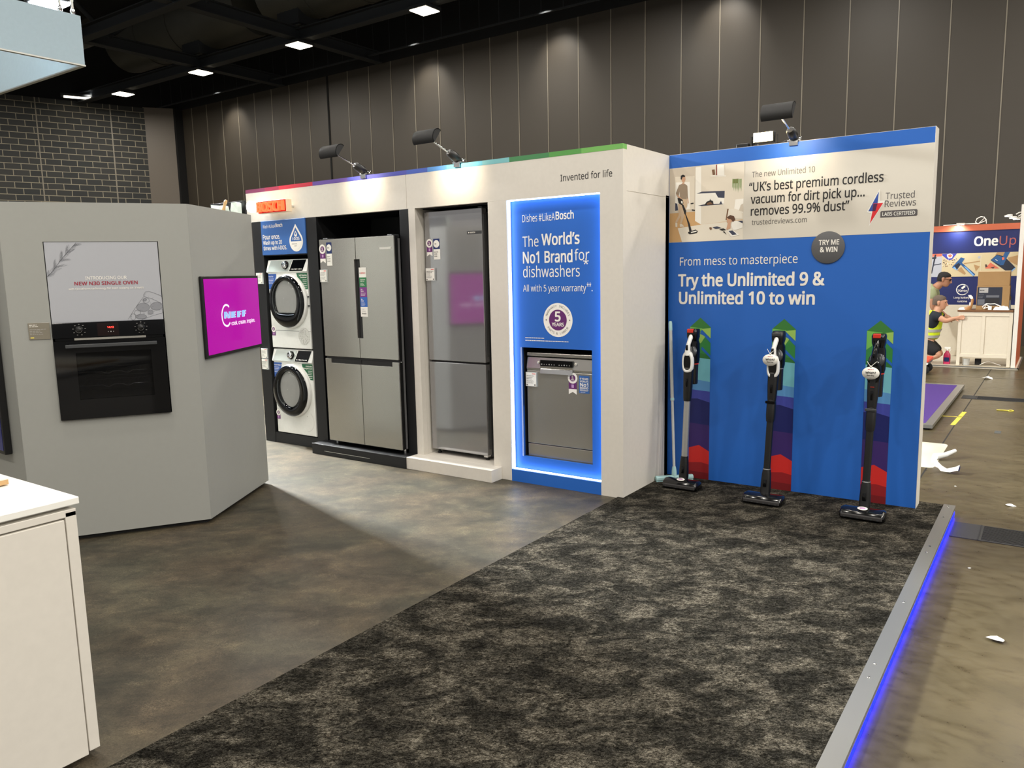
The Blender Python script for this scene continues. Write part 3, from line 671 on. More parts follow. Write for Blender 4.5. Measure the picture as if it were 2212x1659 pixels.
    if dryer:
        mb=MB()
        for q in (-.04,.045): mb.box(cx+r+.004,cx+r+.03,-.006,.004,cz+q-.006,cz+q+.006)
        mb.build('door_hinge',dark_grey,t)
        mb=MB().box(.012,W-.012,.0025,.005,h*.5+dz-.285,h*.5+dz-.282); mb.build('panel_joint',dark_grey,t)
        gx,gz=.49,.13; mb=MB().disc(gx,gz,.083,.0034,1)
        rd=random.Random(3)
        for q in range(17):
            zz=gz-.075+.0094*q; hw=math.sqrt(max(0,.08**2-(zz-gz)**2)); xx=gx-hw
            while xx<gx+hw-.01:
                e=min(gx+hw,xx+rd.uniform(.02,.06)); mb.box(xx,e,-.001,.0034,zz-.0022,zz+.0022,0); xx=e+.008
        mb.build('heat_grille',[white_gloss,mat('grille_shadow',(196,194,188),.5,noise=0)],t)
    else:
        MB().ring(.46,.15,.098,.1005,.0034,0,-90,55).disc(.47,.2,.006,.0034,0,12).build('service_flap_line',ink_lgrey,t)
    s1=MB().flat([(.0+.015,h-.282),(.0+.015,h-.135),(.135,h-.135),(.135,h-.16),(.06,h-.282)],.0025,0)
    s1.text('Auto Dry' if dryer else 'Active Water Plus',.02,h-.165,.0018,.012,1,bold=.02).lines(.02,.1,h-.235,h-.175,4,.0018,1,.004,2); s1.build('blue_sticker',[mat('sticker_blue',(48,86,160),.5,noise=0),ink_white],t)
    s1=MB().flat([(.43,h-.132),(W-.014,h-.132),(W-.014,h-.285),(.545,h-.285),(.5,h-.22),(.44,h-.165)],.0025,0)
    s1.text('Self Cleaning' if dryer else 'i-DOS with',.575,h-.16,.0018,.013,1,bold=.03,align='R').text('Condenser' if dryer else 'Detergent Scan',.575,h-.18,.0018,.013,1,bold=.03,align='R')
    for q in range(5): s1.rect(.515,.575-.004*(q%3),h-.2-.017*q,h-.196-.017*q,.0018,1)
    s1.build('green_sticker',[green_p,ink_white],t)
    rosette(t,.045 if dryer else .038,.19 if dryer else .205,.0024,.032,False)
    return t
laundry(.105,.845,.02,'white washing machine at the bottom of the laundry stack','')
laundry(.955,.86,.03,'white tumble dryer on top of the washing machine',True)
info_card(-3.972,1.64,-.0005,.098,.11,'highest white product card on the black post left of the dryer')
info_card(-3.974,.898,-.0005,.094,.1,'white product card on the black post left of the washing machine, the upper of two')
info_card(-3.974,.79,-.0005,.096,.106,'white product card on the black post left of the washing machine, the lower of two')

# arm spotlights
def arm_light(x,y,z,hx,hy,hz,label,wy):
    t=thing('arm_spotlight',label,'spotlight',(x,y,z),0,'black arm spotlights on the stand walls')
    MB().box(-.045,.045,-.035,.05,0,.012).box(-.03,.03,-.04,-.03,-.03,.012).build('clamp',chrome,t,bevel=.002)
    d=Vector((hx-x,hy-y,hz-z)); dn=d.normalized()
    b0=Vector((0,.0,.02)); b1=b0+dn*.14
    mb=MB(); sd=Vector((1,0,0)); up=sd.cross(dn).normalized()
    secs=[]
    vs=[]; nn=12
    for k,(q,rr) in enumerate(((0,.022),(.01,.03),(.07,.034),(.13,.03),(.145,.018))):
        for i in range(nn):
            a=2*PI*i/nn; vs.append(b0+dn*q+sd*math.cos(a)*rr+up*math.sin(a)*rr)
    mb.add(vs,[(k*nn+i,k*nn+(i+1)%nn,(k+1)*nn+(i+1)%nn,(k+1)*nn+i) for k in range(4) for i in range(nn)],0,True).add(vs[-nn:],[list(range(nn))]).add(vs[:nn],[list(range(nn))[::-1]])
    bd=mb.build('transformer_body',black_pl,t)
    mb=MB().add([b0+dn*.03+sd*.016-up*.033,b0+dn*.11+sd*.016-up*.033,b0+dn*.11-sd*.016-up*.033,b0+dn*.03-sd*.016-up*.033],[(0,1,2,3)]); mb.build('rating_label',steel_dark,bd)
    MB().lathe([(.012,-.04),(.016,-.036),(.016,.036),(.012,.04)],b0+Vector((0,.02,.0)),(1,0,0),14).build('pivot_knob',chrome,t)
    MB().tube([b1-dn*.01,d*.97],.007,8).build('arm',chrome,t)
    # half cylinder shade: axis along x, opening towards the wall and down
    op=(Vector((0,wy-hy,2.34-hz))).normalized(); e1=Vector((1,0,0)); e2=op.cross(e1).normalized()
    rr=.062; L2=.1; vs=[]; nn=16
    for xx,k in ((-L2,1),(L2,1)):
        for rad in (rr,rr-.006):
            for i in range(nn+1):
                a=R(-95+190*i/nn); vs.append(d+e1*xx+(-op*math.cos(a)*rad*.8+e2*math.sin(a)*rad))
    n1_=nn+1; fs=[]
    for i in range(nn):
        fs+=[(i,i+1,2*n1_+i+1,2*n1_+i),(n1_+i,3*n1_+i,3*n1_+i+1,n1_+i+1)]
    for o_ in (0,2*n1_):
        for i in range(nn): fs.append((o_+i,o_+i+1,o_+n1_+i+1,o_+n1_+i))
    fs+=[(0,2*n1_,3*n1_,n1_),(nn,n1_+nn,3*n1_+nn,2*n1_+nn)]
    mb=MB().add(vs,fs,0,True)
    for xx in (-L2,L2):   # end caps
        mb.add([d+e1*xx+(-op*math.cos(R(-95+190*i/nn))*rr*.8+e2*math.sin(R(-95+190*i/nn))*rr) for i in range(nn+1)],[list(range(nn+1))])
    mb.build('shade',black_mt,t)
    MB().tube([d-op*.03-e1*.075,d-op*.03+e1*.075],.008,8).build('halogen_tube',mat('halogen_glow',(255,240,214),.4,emit=3,ecol=(255,232,196),noise=0),t)
    return t
arm_light(-2.475,.02,2.503,-2.47,-.36,2.655,'black arm spotlight on the white fascia above the wide steel fridge',0.02)
arm_light(-1.44,.02,2.503,-1.44,-.36,2.655,'black arm spotlight on the white fascia above the tall silver fridge freezer',0.02)
arm_light(.925,.80,2.503,.935,.36,2.635,'black arm spotlight on top of the blue vacuum wall',.775)
t=thing('flood_light','small bright floodlight glowing on top of the blue vacuum wall','floodlight',(.69,.85,2.5))
MB().box(-.075,.075,-.01,.045,.03,.105).build('housing',black_mt,t,bevel=.006)
mb=MB()
for q in range(7): mb.box(-.07+.022*q,-.062+.022*q,.045,.06,.035,.1)
mb.build('cooling_fin',black_mt,t)
MB().box(-.068,.068,-.014,-.01,.036,.099).build('lens',mat('warm_flood_lens',(255,226,160),.3,emit=18,ecol=(255,226,160),noise=0),t)
MB().box(-.095,-.085,.0,.03,0,.08).box(.085,.095,.0,.03,0,.08).box(-.095,.095,0,.03,0,.008).build('bracket',black_mt,t)
MB().box(-.2,-.11,.0,.05,0,.04).build('driver_box',black_pl,t,bevel=.004)
MB().tube([(-.11,.02,.02),(-.08,.04,.03),(-.03,.05,.05)],.005,6).tube([(.1,.03,.01),(.15,.05,.035),(.2,.05,.02),(.26,.03,.006)],.004,6).tube([(-.2,.02,.012),(-.3,.03,.008),(-.42,.04,.006)],.006,6).build('cable',black_pl,t)

# ------------------------------------------------------------------ blue vacuum wall
VY=.775
t=thing('vacuum_display_wall','blue and white display wall behind the three stick vacuums','display wall',(0,0,0))
mb=MB().box(.0,1.797,VY,VY+.14,0,2.5,0); mb.build('wall_panel',blue,t)
MB().box(1.797,1.80,VY-.001,VY+.141,0,2.502).box(.003,1.797,VY+.001,VY+.141,2.5,2.502).build('white_edge',white_lam,t)
y=VY-.001
MB().rect(.003,1.797,1.846,2.402,y).build('white_band',mat('warm_white_print',(214,208,195),.5,noise=0),t)
mb=MB().text('The new Unlimited 10',.637,2.283,y-.001,.04,0,width=.435).text('trustedreviews.com',.643,1.948,y-.001,.036,0,width=.385)
mb.text('“UK’s best premium cordless',.618,2.185,y-.001,.062,1,width=.89,bold=.014).text('vacuum for dirt pick up...',.632,2.098,y-.001,.062,1,width=.765,bold=.014).text('removes 99.9% dust”',.634,2.014,y-.001,.062,1,width=.668,bold=.014)
mb.build('quote_lettering',[ink_grey,ink_dark],t)
mb=MB()
out=[(1.484,2.124),(1.424,2.0),(1.452,1.994),(1.437,1.918),(1.51,2.048),(1.474,2.046)]
mb.flat([(1.487,2.138),(1.412,1.99),(1.44,1.985),(1.43,1.895),(1.526,2.06),(1.492,2.06)],y-.0008,4)
mb.flat([(1.483,2.122),(1.424,1.998),(1.466,1.996),(1.478,2.045)],y-.0014,0).flat([(1.452,2.046),(1.512,2.046),(1.436,1.915),(1.449,1.994)],y-.0018,1).flat([(1.453,2.044),(1.478,2.044),(1.467,1.997),(1.449,1.996)],y-.0022,2)
mb.text('Trusted',1.525,2.068,y-.001,.042,3,width=.172).text('Reviews',1.522,2.018,y-.001,.042,3,width=.185)
mb.flat([(1.498,1.951),(1.712,1.951),(1.718,1.957),(1.718,1.988),(1.712,1.994),(1.504,1.994),(1.498,1.988)],y-.001,3).text('LABS CERTIFIED',1.51,1.961,y-.0018,.023,4,width=.195,bold=.025)
mb.build('review_logo',[mat('logo_blue',(44,76,156),.5,noise=0),ink_bred,mat('logo_plum',(72,28,72),.5,noise=0),mat('logo_grey',(88,84,84),.5,noise=0),paper],t)
mb=MB().text('From mess to masterpiece',.094,1.668,y-.001,.062,0,width=.88).text('Try the Unlimited 9 &',.08,1.512,y-.001,.088,0,width=1.082,bold=.038).text('Unlimited 10 to win',.088,1.378,y-.001,.088,0,width=1.012,bold=.038)
mb.build('headline_lettering',ink_white,t)
mb=MB().lathe([(.108,0),(.11,.002),(.11,.006),(.107,.008),(0,.008)],(1.176,y,1.768),(0,-1,0),48,0); mb.text('TRY ME',1.182,1.787,y-.009,.033,1,width=.135,bold=.04,align='C').text('& WIN',1.182,1.738,y-.009,.033,1,width=.115,bold=.04,align='C')
mb.build('round_badge',[badge_grey,ink_white],t)
SC=[(52,118,50),(110,180,80),(150,190,92),(50,130,64),(112,182,196),(84,142,196),(58,66,156),(16,24,92),(52,30,98),(196,36,32),(138,22,28),(110,18,24),(44,110,52)]
SM=[mat('stripe_%s'%'abcdefghijklm'[i],c,.5,noise=0) for i,c in enumerate(SC)]+[blue]
for xa,xb_ in ((.182,.347),(.811,.976),(1.447,1.612)):
    X=lambda u:xa+(xb_-xa)*u
    lay=[0]
    def P(pts,m,mb,off=.0006):
        lay[0]+=1; mb.flat([(X(u),z) for u,z in pts],y-off-lay[0]*.00001,m)
    mb=MB()
    P([(0,1.2),(.5,1.272),(1,1.2),(1,1.19),(.55,1.175),(0,1.2)],0,mb); P([(0,1.2),(.6,1.19),(.45,1.13),(0,1.07)],1,mb)
    P([(.55,1.185),(1,1.195),(1,1.115)],2,mb); P([(.55,1.175),(1,1.10),(1,1.08),(.5,1.165)],13,mb,.0009)
    P([(.45,1.15),(.75,1.13),(.55,1.08),(.3,1.06)],2,mb,.0003); P([(.3,1.12),(.75,1.13),(1,1.08),(1,.985),(.5,1.0),(0,1.0),(0,1.07)],3,mb,.0002)
    P([(.6,1.05),(1,.985),(1,.965),(.55,1.03)],13,mb,.0009); P([(0,1.0),(.55,1.04),(1,.962),(1,.95),(0,.97)],12,mb,.0001)
    P([(0,.97),(1,.955),(1,.78),(0,.8)],4,mb); P([(0,.89),(1,.87),(1,.78),(0,.8)],4,mb,.0004)
    P([(0,.8),(1,.78),(1,.705),(0,.715)],5,mb); P([(0,.715),(1,.705),(1,.62),(.4,.645),(0,.64)],6,mb); P([(0,.64),(.4,.645),(1,.62),(1,.44),(0,.45)],7,mb)
    P([(0,.45),(1,.44),(1,.235),(.5,.277),(0,.25)],8,mb); P([(0,.25),(.5,.277),(1,.235),(1,.13),(.6,.142),(0,.13)],9,mb); P([(0,.13),(.6,.142),(1,.13),(1,.06),(0,.065)],10,mb); P([(0,.065),(1,.06),(1,.003),(0,.003)],11,mb)
    mb.build('colour_stripe',SM,t)
# lifestyle picture: pale living room, person with stick vacuum, child on the rug
mb=MB(); Q=qmap((62,228),(1393,95),(45,1545),(1365,1480),.005,.58,1.848,2.397)
PM=[mat('pic_'+a,c,.5,noise=0) for a,c in (('wall',(226,216,198)),('shade',(206,194,176)),('floor',(206,164,112)),('rug',(230,222,206)),('skin',(202,158,128)),('top',(150,132,112)),('trousers',(206,180,150)),('black',(24,22,24)),('white',(244,240,230)),('leaf',(120,150,84)),('brown',(120,86,60)),('hair',(92,62,44)),('navy',(60,64,84)),('frame',(140,70,60)))]
K={'wall':0,'shade':1,'floor':2,'rug':3,'skin':4,'top':5,'trousers':6,'black':7,'white':8,'leaf':9,'brown':10,'hair':11,'navy':12,'frame':13}
ly=[0]
def pp(pts,k):
    ly[0]+=1; mb.flat([Q(*p) for p in pts],y-.0004-ly[0]*.00004,K[k])
pp([(62,228),(1393,95),(1365,1480),(45,1545)],'wall'); pp([(55,1020),(560,960),(640,1215),(1365,1120),(1365,1480),(45,1545)],'floor')
pp([(62,228),(545,180),(540,980),(52,1020)],'shade'); pp([(160,360),(520,345),(510,930),(150,990)],'wall'); pp([(170,460),(430,450),(430,930),(160,970)],'white')
pp([(205,1285),(640,1215),(1365,1130),(1365,1480),(285,1540)],'rug'); pp([(540,190),(640,180),(635,1215),(525,1150)],'white')
pp([(555,660),(650,625),(1055,608),(1040,845),(650,880),(570,868)],'white'); pp([(555,660),(650,622),(1055,606),(1050,735),(940,728),(890,640)],'navy'); pp([(580,872),(690,850),(1040,835),(1000,850),(650,880)],'navy')
pp([(690,865),(740,800),(790,780),(800,745),(810,775),(850,790),(860,855)],'black'); pp([(740,830),(800,800),(855,850),(740,860)],'brown'); pp([(960,840),(990,785),(1010,838)],'navy')
pp([(810,335),(1080,332),(1080,350),(810,352)],'white'); pp([(905,140),(925,138),(925,328),(905,328)],'frame'); pp([(925,150),(1045,142),(1050,330),(925,328)],'white'); pp([(830,230),(880,225),(890,320),(845,325)],'brown')
pp([(1195,400),(1290,390),(1280,470),(1200,470)],'brown'); 
for q in range(9): pp([(1190+18*q,395),(1202+18*q,392),(1196+18*q,560+((q*53)%90)),(1188+18*q,540)],'leaf')
pp([(1240,760),(1380,745),(1370,1000),(1215,960)],'white'); pp([(1100,930),(1220,925),(1340,960),(1365,1110),(1075,1100)],'rug'); pp([(1100,930),(1125,930),(1090,1130),(1070,1130)],'brown'); pp([(1330,860),(1372,830),(1372,985),(1300,960)],'shade')
pp([(445,830),(500,820),(500,840),(450,850)],'black'); pp([(470,940),(530,950),(525,970),(470,965)],'black'); pp([(160,830),(200,840),(215,960),(160,970)],'navy')
pp([(245,760),(380,750),(385,880),(330,1000),(320,1090),(280,1200),(245,1210),(270,1080),(240,930)],'trousers'); pp([(215,850),(290,800),(310,960),(250,1090),(190,1190),(160,1170),(225,1050)],'trousers')
pp([(160,1180),(200,1190),(200,1262),(165,1265)],'wall'); pp([(245,1210),(285,1205),(330,1255),(250,1262)],'wall')
pp([(235,505),(290,485),(345,485),(385,515),(375,760),(250,755),(245,640)],'top'); pp([(235,505),(260,520),(240,640),(225,720),(185,690),(175,650)],'top'); pp([(370,520),(388,520),(400,760),(380,750)],'top')
pp([(185,660),(225,700),(285,745),(250,770),(205,715)],'skin'); pp([(385,740),(402,740),(412,820),(395,850)],'skin'); pp([(290,470),(330,470),(335,490),(285,490)],'skin')
pp([(280,370),(350,350),(355,410),(330,465),(300,460),(280,410)],'skin'); pp([(268,340),(310,318),(350,340),(345,360),(300,365),(285,410),(265,400)],'black')
pp([(205,740),(240,735),(300,770),(315,830),(285,870),(225,830)],'black'); pp([(270,790),(300,800),(300,840),(275,830)],'white'); pp([(280,850),(315,860),(365,970),(355,1050),(330,1020)],'black'); pp([(345,1030),(365,1040),(430,1200),(465,1330),(420,1340),(400,1220)],'black')
pp([(400,1350),(540,1305),(575,1335),(560,1370),(430,1392),(400,1375)],'black'); pp([(450,1350),(550,1325),(555,1345),(455,1370)],'white')
pp([(1180,1170),(1260,1140),(1365,1190),(1360,1270),(1250,1310),(1200,1310),(1170,1230)],'white'); pp([(1280,1150),(1365,1140),(1365,1190)],'navy'); pp([(1110,1180),(1160,1170),(1155,1280),(1090,1310),(1085,1290)],'skin'); pp([(1090,1090),(1180,1100),(1190,1150),(1140,1195),(1095,1180)],'skin'); pp([(1090,1085),(1150,1040),(1215,1060),(1240,1120),(1200,1170),(1165,1120),(1120,1110)],'hair')
pp([(840,1265),(920,1245),(1000,1275),(900,1295)],'navy'); pp([(960,1300),(1030,1280),(1080,1310),(1010,1325)],'black'); pp([(1100,1330),(1200,1315),(1310,1400),(1170,1435)],'white'); pp([(1120,1330),(1190,1318),(1265,1390),(1190,1405)],'navy'); pp([(1020,1340),(1050,1335),(1090,1395)],'black'); pp([(780,1270),(820,1260),(835,1300),(800,1310)],'brown')
mb.build('room_picture',PM,t)

# ------------------------------------------------------------------ stick vacuums
silver_tube=mat('silver_tube',(176,176,174),.35,.7)
ringw=mat('white_gloss_plastic',(232,232,228),.25)
red_pl=mat('red_plastic',(206,52,34),.4)
bin_m=mat('smoky_bin',(26,26,28),.1)
def vacuum(x,yb,yt,style,label):
    t=thing('stick_vacuum',label,'stick vacuum',(x,yb,.008))
    H_=1.19; ln=(yt-yb)/H_
    Y=lambda z:ln*z
    # floor head: rounded wide brush housing
    ys=-.02; hh=MB(); Lx=.137; nx=12; prof=[]
    sec=[(-.062,.006),(-.075,.03),(-.06,.058),(-.02,.072),(.03,.066),(.06,.045),(.064,.008)]
    vs=[];fs=[]; ns=len(sec)
    for i,xx in enumerate((-Lx,-Lx+.006,-Lx+.018,Lx-.018,Lx-.006,Lx)):
        k=(.72,.9,1,1,.9,.72)[i]
        for (sy,sz) in sec: vs.append((xx,ys+sy*k,.006+(sz-.006)*k))
    for i in range(5):
        for q in range(ns): fs.append((i*ns+q,i*ns+(q+1)%ns,(i+1)*ns+(q+1)%ns,(i+1)*ns+q))
    fs+=[list(range(ns))[::-1],[5*ns+q for q in range(ns)]]
    hh.add(vs,fs,0,True); head=hh.build('floor_head',mat('gloss_black_plastic',(8,8,9),.16,coat=.15),t,bevel=.004)
    MB().box(-Lx+.012,Lx-.012,ys-.079,ys-.062,.014,.04).build('brush_roller',mat('roller_grey',(48,46,46),.7),head,bevel=.006)
    for i in range(6): MB().box(-.1+.04*i-.006,-.1+.04*i+.006,ys-.0805,ys-.078,.018,.024).build('head_light',dark_grey,head)
    if style!=2:
        q=MB().lathe([(.026,0),(.026,.0016),(0,.0016)],(-.0,ys-.03,.0735),(0,-.28,1),24,0,sx=1.2,sz=.8); q.build('head_sticker',ink_white,head)
        q=MB().lathe([(.017,.0017),(.017,.0025),(0,.0025)],(-.0,ys-.03,.0735),(0,-.28,1),20,0,sx=1.1,sz=.7); q.build('sticker_print',mat('pastel_print',(190,150,190),.5,noise=0),head)
    wt=.023
    # lower sleeve and swivel
    MB().loft([(0,-.005,.05,.03,.026),(0,Y(.08),.08,.035,.03,2.6),(0,Y(.13),.13,.034,.03,2.6),(0,Y(.2),.2,.031,.027,2.4),(0,Y(.235),.235,.026,.025)],20,0).build('lower_sleeve',black_pl,t)
    MB().loft([(0,Y(.13)-.0325,.115,.012,.004),(0,Y(.13)-.034,.14,.012,.005),(0,Y(.16)-.031,.165,.011,.004)],12).build('release_button',black_gloss,t)
    ztop=.66 if style==1 else .585
    tm=silver_tube if style==1 else black_pl
    MB().loft([(0,Y(.225),.225,wt,wt*.8,3),(0,Y(ztop),ztop,wt,wt*.8,3)],20,0).build('tube',tm,t)
    MB().loft([(0,Y(.232),.232,.0275,.0265),(0,Y(.238),.238,.0275,.0265)],20).build('tube_collar',chrome if style!=1 else black_pl,t)
    if style!=1:
        MB().loft([(0,Y(.565),.565,.027,.026,2.6),(0,Y(.6),.6,.031,.03,2.6),(0,Y(.69),.69,.031,.03,2.6),(0,Y(.72),.72,.027,.027)],20).build('folding_joint',black_pl,t)
        MB().box(-.034,.034,Y(.7)-.038,Y(.7)-.02,.692,.71).build('joint_latch',dark_grey if style==3 else black_gloss,t,bevel=.003)
        zz=.70
    else: zz=.655
    # upper sleeve, main grip column
    MB().loft([(0,Y(zz),zz,.027,.025,2.6),(0,Y(zz+.03),zz+.03,.03,.028,2.6),(0,Y(.82),.82,.035,.032,2.6),(0,Y(.9),.9,.037,.034,2.6)],20).build('upper_sleeve',black_pl,t)
    MB().loft([(0,Y(.79)-.034,.765,.008,.003),(0,Y(.79)-.036,.78,.009,.005),(0,Y(.79)-.036,.81,.009,.005),(0,Y(.79)-.036,.825,.007,.003)],12).build('release_slider',black_gloss,t)
    MB().loft([(0,Y(.88)+.0,.88,.034,.03,2.4),(0,Y(.95)+.005,.95,.04,.036,2.4),(0,Y(1.02)+.01,1.02,.034,.034),(0,Y(1.06)+.012,1.06,.02,.022)],22).build('handle_body',black_pl,t)
    # display ring
    c=Vector((0,Y(.945)-.036,.945)); rm={1:ringw,2:ringw,3:black_gloss}[style]
    def oval(a,b,k=2.6):
        out=[]
        for i in range(36):
            q=2*PI*i/36; cc,ss=math.cos(q),math.sin(q); out.append((a*math.copysign(abs(cc)**(2/k),cc),b*math.copysign(abs(ss)**(2/k),ss)))
        return out
    o1=oval(.042,.082); o2=oval(.036,.072); o3=oval(.028,.056); vs=[]
    for (pl,yy) in ((o1,.03),(o1,.004),(o2,-.006),(o3,-.004),(o3,.002)):
        vs+=[(c.x+p[0],c.y+yy,c.z+p[1]) for p in pl]
    fs=[(q*36+i,q*36+(i+1)%36,(q+1)*36+(i+1)%36,(q+1)*36+i) for q in range(4) for i in range(36)]
    MB().add(vs,fs,0,True).build('display_ring',rm,t)
    mb=MB().flat([(c.x+p[0],c.z+p[1]) for p in o3],c.y-.0005,0); mb.text('BOSCH',0,c.z-.046,c.y-.0015,.006,1,bold=.03,align='C'); mb.build('display_screen',[black_gloss,ink_lgrey],t)
    if style==3:
        MB().ring(c.x,c.z,.03,.0325,c.y-.0068,0,200,340,30).box(-.012,.012,Y(.85)-.037,Y(.85)-.034,.848,.851).build('red_accent',red_pl,t)
    # curved handle rising to the battery
    hp=[(0,c.y+.012,1.0),(0,c.y+.008,1.04),(.003,c.y+.014,1.08),(.008,c.y+.036,1.12),(.012,c.y+.062,1.15)]
    MB().tube(hp,[.026,.019,.0155,.016,.019],14).build('handle_grip',{1:ringw,2:ringw,3:black_gloss}[style],t)
    MB().loft([(0,c.y-.006,1.035,.008,.004),(0,c.y-.011,1.043,.0095,.006),(0,c.y-.011,1.068,.0095,.006),(0,c.y-.006,1.076,.007,.004)],14).build('power_slider',black_gloss,t)
    by=c.y+.1
    MB().loft([(.012,by-.01,1.1,.035,.035,3),(.012,by-.012,1.13,.042,.048,3.4),(.012,by-.012,1.175,.044,.05,3.4),(.012,by-.006,1.19,.038,.042,3)],24).build('battery_pack',black_gloss if style!=2 else black_pl,t)
    if style!=2: MB().box(-.018,.028,by-.066,by-.035,1.163,1.1915).build('battery_release',red_pl,t,bevel=.004)
    else:
        MB().box(-.02,.036,by-.066,by-.058,1.16,1.18).build('battery_release',dark_grey,t,bevel=.003)
    # motor housing behind the handle, dust bin under it
    MB().loft([(.01,by-.005,.93,.04,.046),(.01,by-.005,.955,.046,.054),(.01,by-.003,1.02,.047,.056),(.012,by,1.08,.042,.052),(.012,by-.004,1.11,.034,.04)],24).build('motor_housing',black_gloss,t)
    MB().lathe([(.05,0),(.05,.006),(.04,.012),(.02,.012),(0,.01)],(.01,by-.056,1.02),(-.1,-1,.35),26).build('filter_cap',mat('gunmetal',(70,72,74),.25,.6),t)
    MB().loft([(.01,by-.005,.925,.0405,.047),(.01,by-.005,.932,.0405,.047)],24).build('bin_seal',red_pl if style!=2 else steel_dark,t)
    MB().loft([(.01,by-.008,.775,.034,.036),(.01,by-.008,.785,.036,.039),(.01,by-.006,.925,.038,.043)],24).build('dust_bin',bin_m,t)
    return t
vacuum(.262,.475,.585,1,'stick vacuum with a white handle and silver tube, beside the squeegee broom')
vacuum(.897,.405,.58,2,'stick vacuum with a white handle and black tube, wearing an oval hang tag')
vacuum(1.545,.395,.58,3,'all black stick vacuum with red battery button, nearest the aisle end of the blue wall')
def swing_tag(x,y,z,label):
    t=thing('swing_tag',label,'hang tag',(x,y,z),0,'oval white hang tags')
    mb=MB().lathe([(.0,-.0015),(.0525,-.0015),(.0525,0),(0,0)],(0,0,0),(0,-1,0),36,0,sx=1.0,sz=.78)
    mb.text('Which?',0,-.004,-.001,.0135,1,bold=.04,align='C').text('Best Buy',0,-.018,-.001,.008,1,bold=.035,align='C').lines(-.03,.03,-.033,-.028,1,-.001,3,.003,1).lines(-.018,.018,.022,.028,1,-.001,2,.003,2)
    mb.build('oval_card',[paper,ink_dark,ink_bred,ink_lgrey],t)
    MB().lathe([(.007,-.001),(.007,.001),(0,.001)],(0,0,.043),(0,-1,0),14).build('card_tab',paper,t)
    MB().tube([(0,-.002,.043),(-.014,.004,.058),(-.028,.022,.074)],.0014,6).tube([(0,-.002,.043),(.014,.004,.058),(.03,.022,.074)],.0014,6).build('string',ink_white,t)
swing_tag(.887,.483,1.005,'white oval hang tag on the middle stick vacuum with the white handle')
swing_tag(1.535,.475,.95,'white oval hang tag on the all black stick vacuum')

# squeegee broom in the corner
t=thing('floor_squeegee','pale mint floor squeegee with a long grey pole leaning in the corner','squeegee broom',(.125,.625,.008))
p0=Vector((0,0,.05)); p1=Vector((-.088,.105,1.235))
MB().tube([p0.lerp(p1,.03),p0.lerp(p1,.5)],.0105,12).tube([p0.lerp(p1,.48),p0.lerp(p1,.97)],.013,12).build('pole',mat('pole_grey',(196,198,196),.4),t)
mint=mat('mint_plastic',(176,214,214),.4)
MB().tube([p0.lerp(p1,.485),p0.lerp(p1,.5)],.0155,12).build('pole_clip',mint,t)
MB().tube([p0.lerp(p1,.94),p0.lerp(p1,.985),p0.lerp(p1,1.0)],[.0145,.0145,.011],12).build('pole_cap',mint,t)
MB().tube([(0,0,.03),p0.lerp(p1,.02),p0.lerp(p1,.05)],[.02,.019,.014],12).build('pole_socket',mint,t)
dv=Vector((.245,.225,0)).normalized(); nv=Vector((-dv.y,dv.x,0))
mb=MB(); vs=[]
for a in (-.15,.15):
    for (b_,zz) in ((-.022,.012),(-.022,.03),(-.01,.042),(.01,.042),(.022,.03),(.022,.012)): vs.append(dv*a+nv*b_+Vector((0,0,zz)))
mb.add(vs,[(i,(i+1)%6,6+(i+1)%6,6+i) for i in range(6)]+[(5,4,3,2,1,0),(6,7,8,9,10,11)]).build('squeegee_head',mint,t,bevel=.003)
vs=[]
for a in (-.148,.148):
    for (b_,zz) in ((-.02,.0),(-.016,.014),(.016,.014),(.02,.0)): vs.append(dv*a+nv*b_+Vector((0,0,zz)))
MB().add(vs,[(i,(i+1)%4,4+(i+1)%4,4+i) for i in range(4)]+[(3,2,1,0),(4,5,6,7)]).build('rubber_blade',mat('mint_rubber',(150,186,188),.7),t)

# ------------------------------------------------------------------ grey oven tower
Bp=Vector((-2.125,-1.939)); Cp=Vector((-2.625,-1.077)); dA=Vector((.541,.841)).normalized()
Ap=Bp-dA*.784; Dp=Bp-dA*1.046; TH=2.124
ring_=[Dp,Bp,Cp,Vector((-3.62,-1.05)),Vector((-4.2,-1.9)),Vector((-3.69,-2.77))]
t=thing('oven_tower','pale grey six sided tower holding the black oven and the magenta screen','display tower',(0,0,0))
thA=math.atan2(dA.y,dA.x); dB=(Cp-Bp).normalized(); thB=math.atan2(dB.y,dB.x)
def face(name,p,q,m,open_=None,z0=.03):
    d=(q-p); L_=d.length; mb=MB(); mb.M=Matrix.Translation((p.x,p.y,0))@Matrix.Rotation(math.atan2(d.y,d.x),4,'Z')
    if open_:
        u0,u1,a,b_=open_
        mb.box(0.0015,u0,0,.03,z0,TH).box(u1,L_,0,.03,z0,TH).box(u0,u1,0,.03,z0,a).box(u0,u1,0,.03,b_,TH)
    else: mb.box(0.0015,L_-.0015,0,.03,z0,TH)
    return mb.build(name,m,t)
OU=.262
face('front_panel',Dp,Bp,grey_lam,(OU-.042,OU+.597,.783,1.888))
face('screen_side_panel',Bp,Cp,grey_lam); 
for i in range(2,6): face('side_panel',ring_[i],ring_[(i+1)%6],grey_lam)
cen=sum((v for v in ring_),Vector((0,0)))/6
mb=MB(); mb.prism([(*(cen+(v-cen)*.955),.0) for v in ring_],(0,0,.04)); mb.build('plinth',black_mt,t)
mb=MB(); mb.prism([(*(cen+(v-cen)*.96),TH-.03) for v in ring_],(0,0,.03)); mb.build('top_board',grey_lam,t)
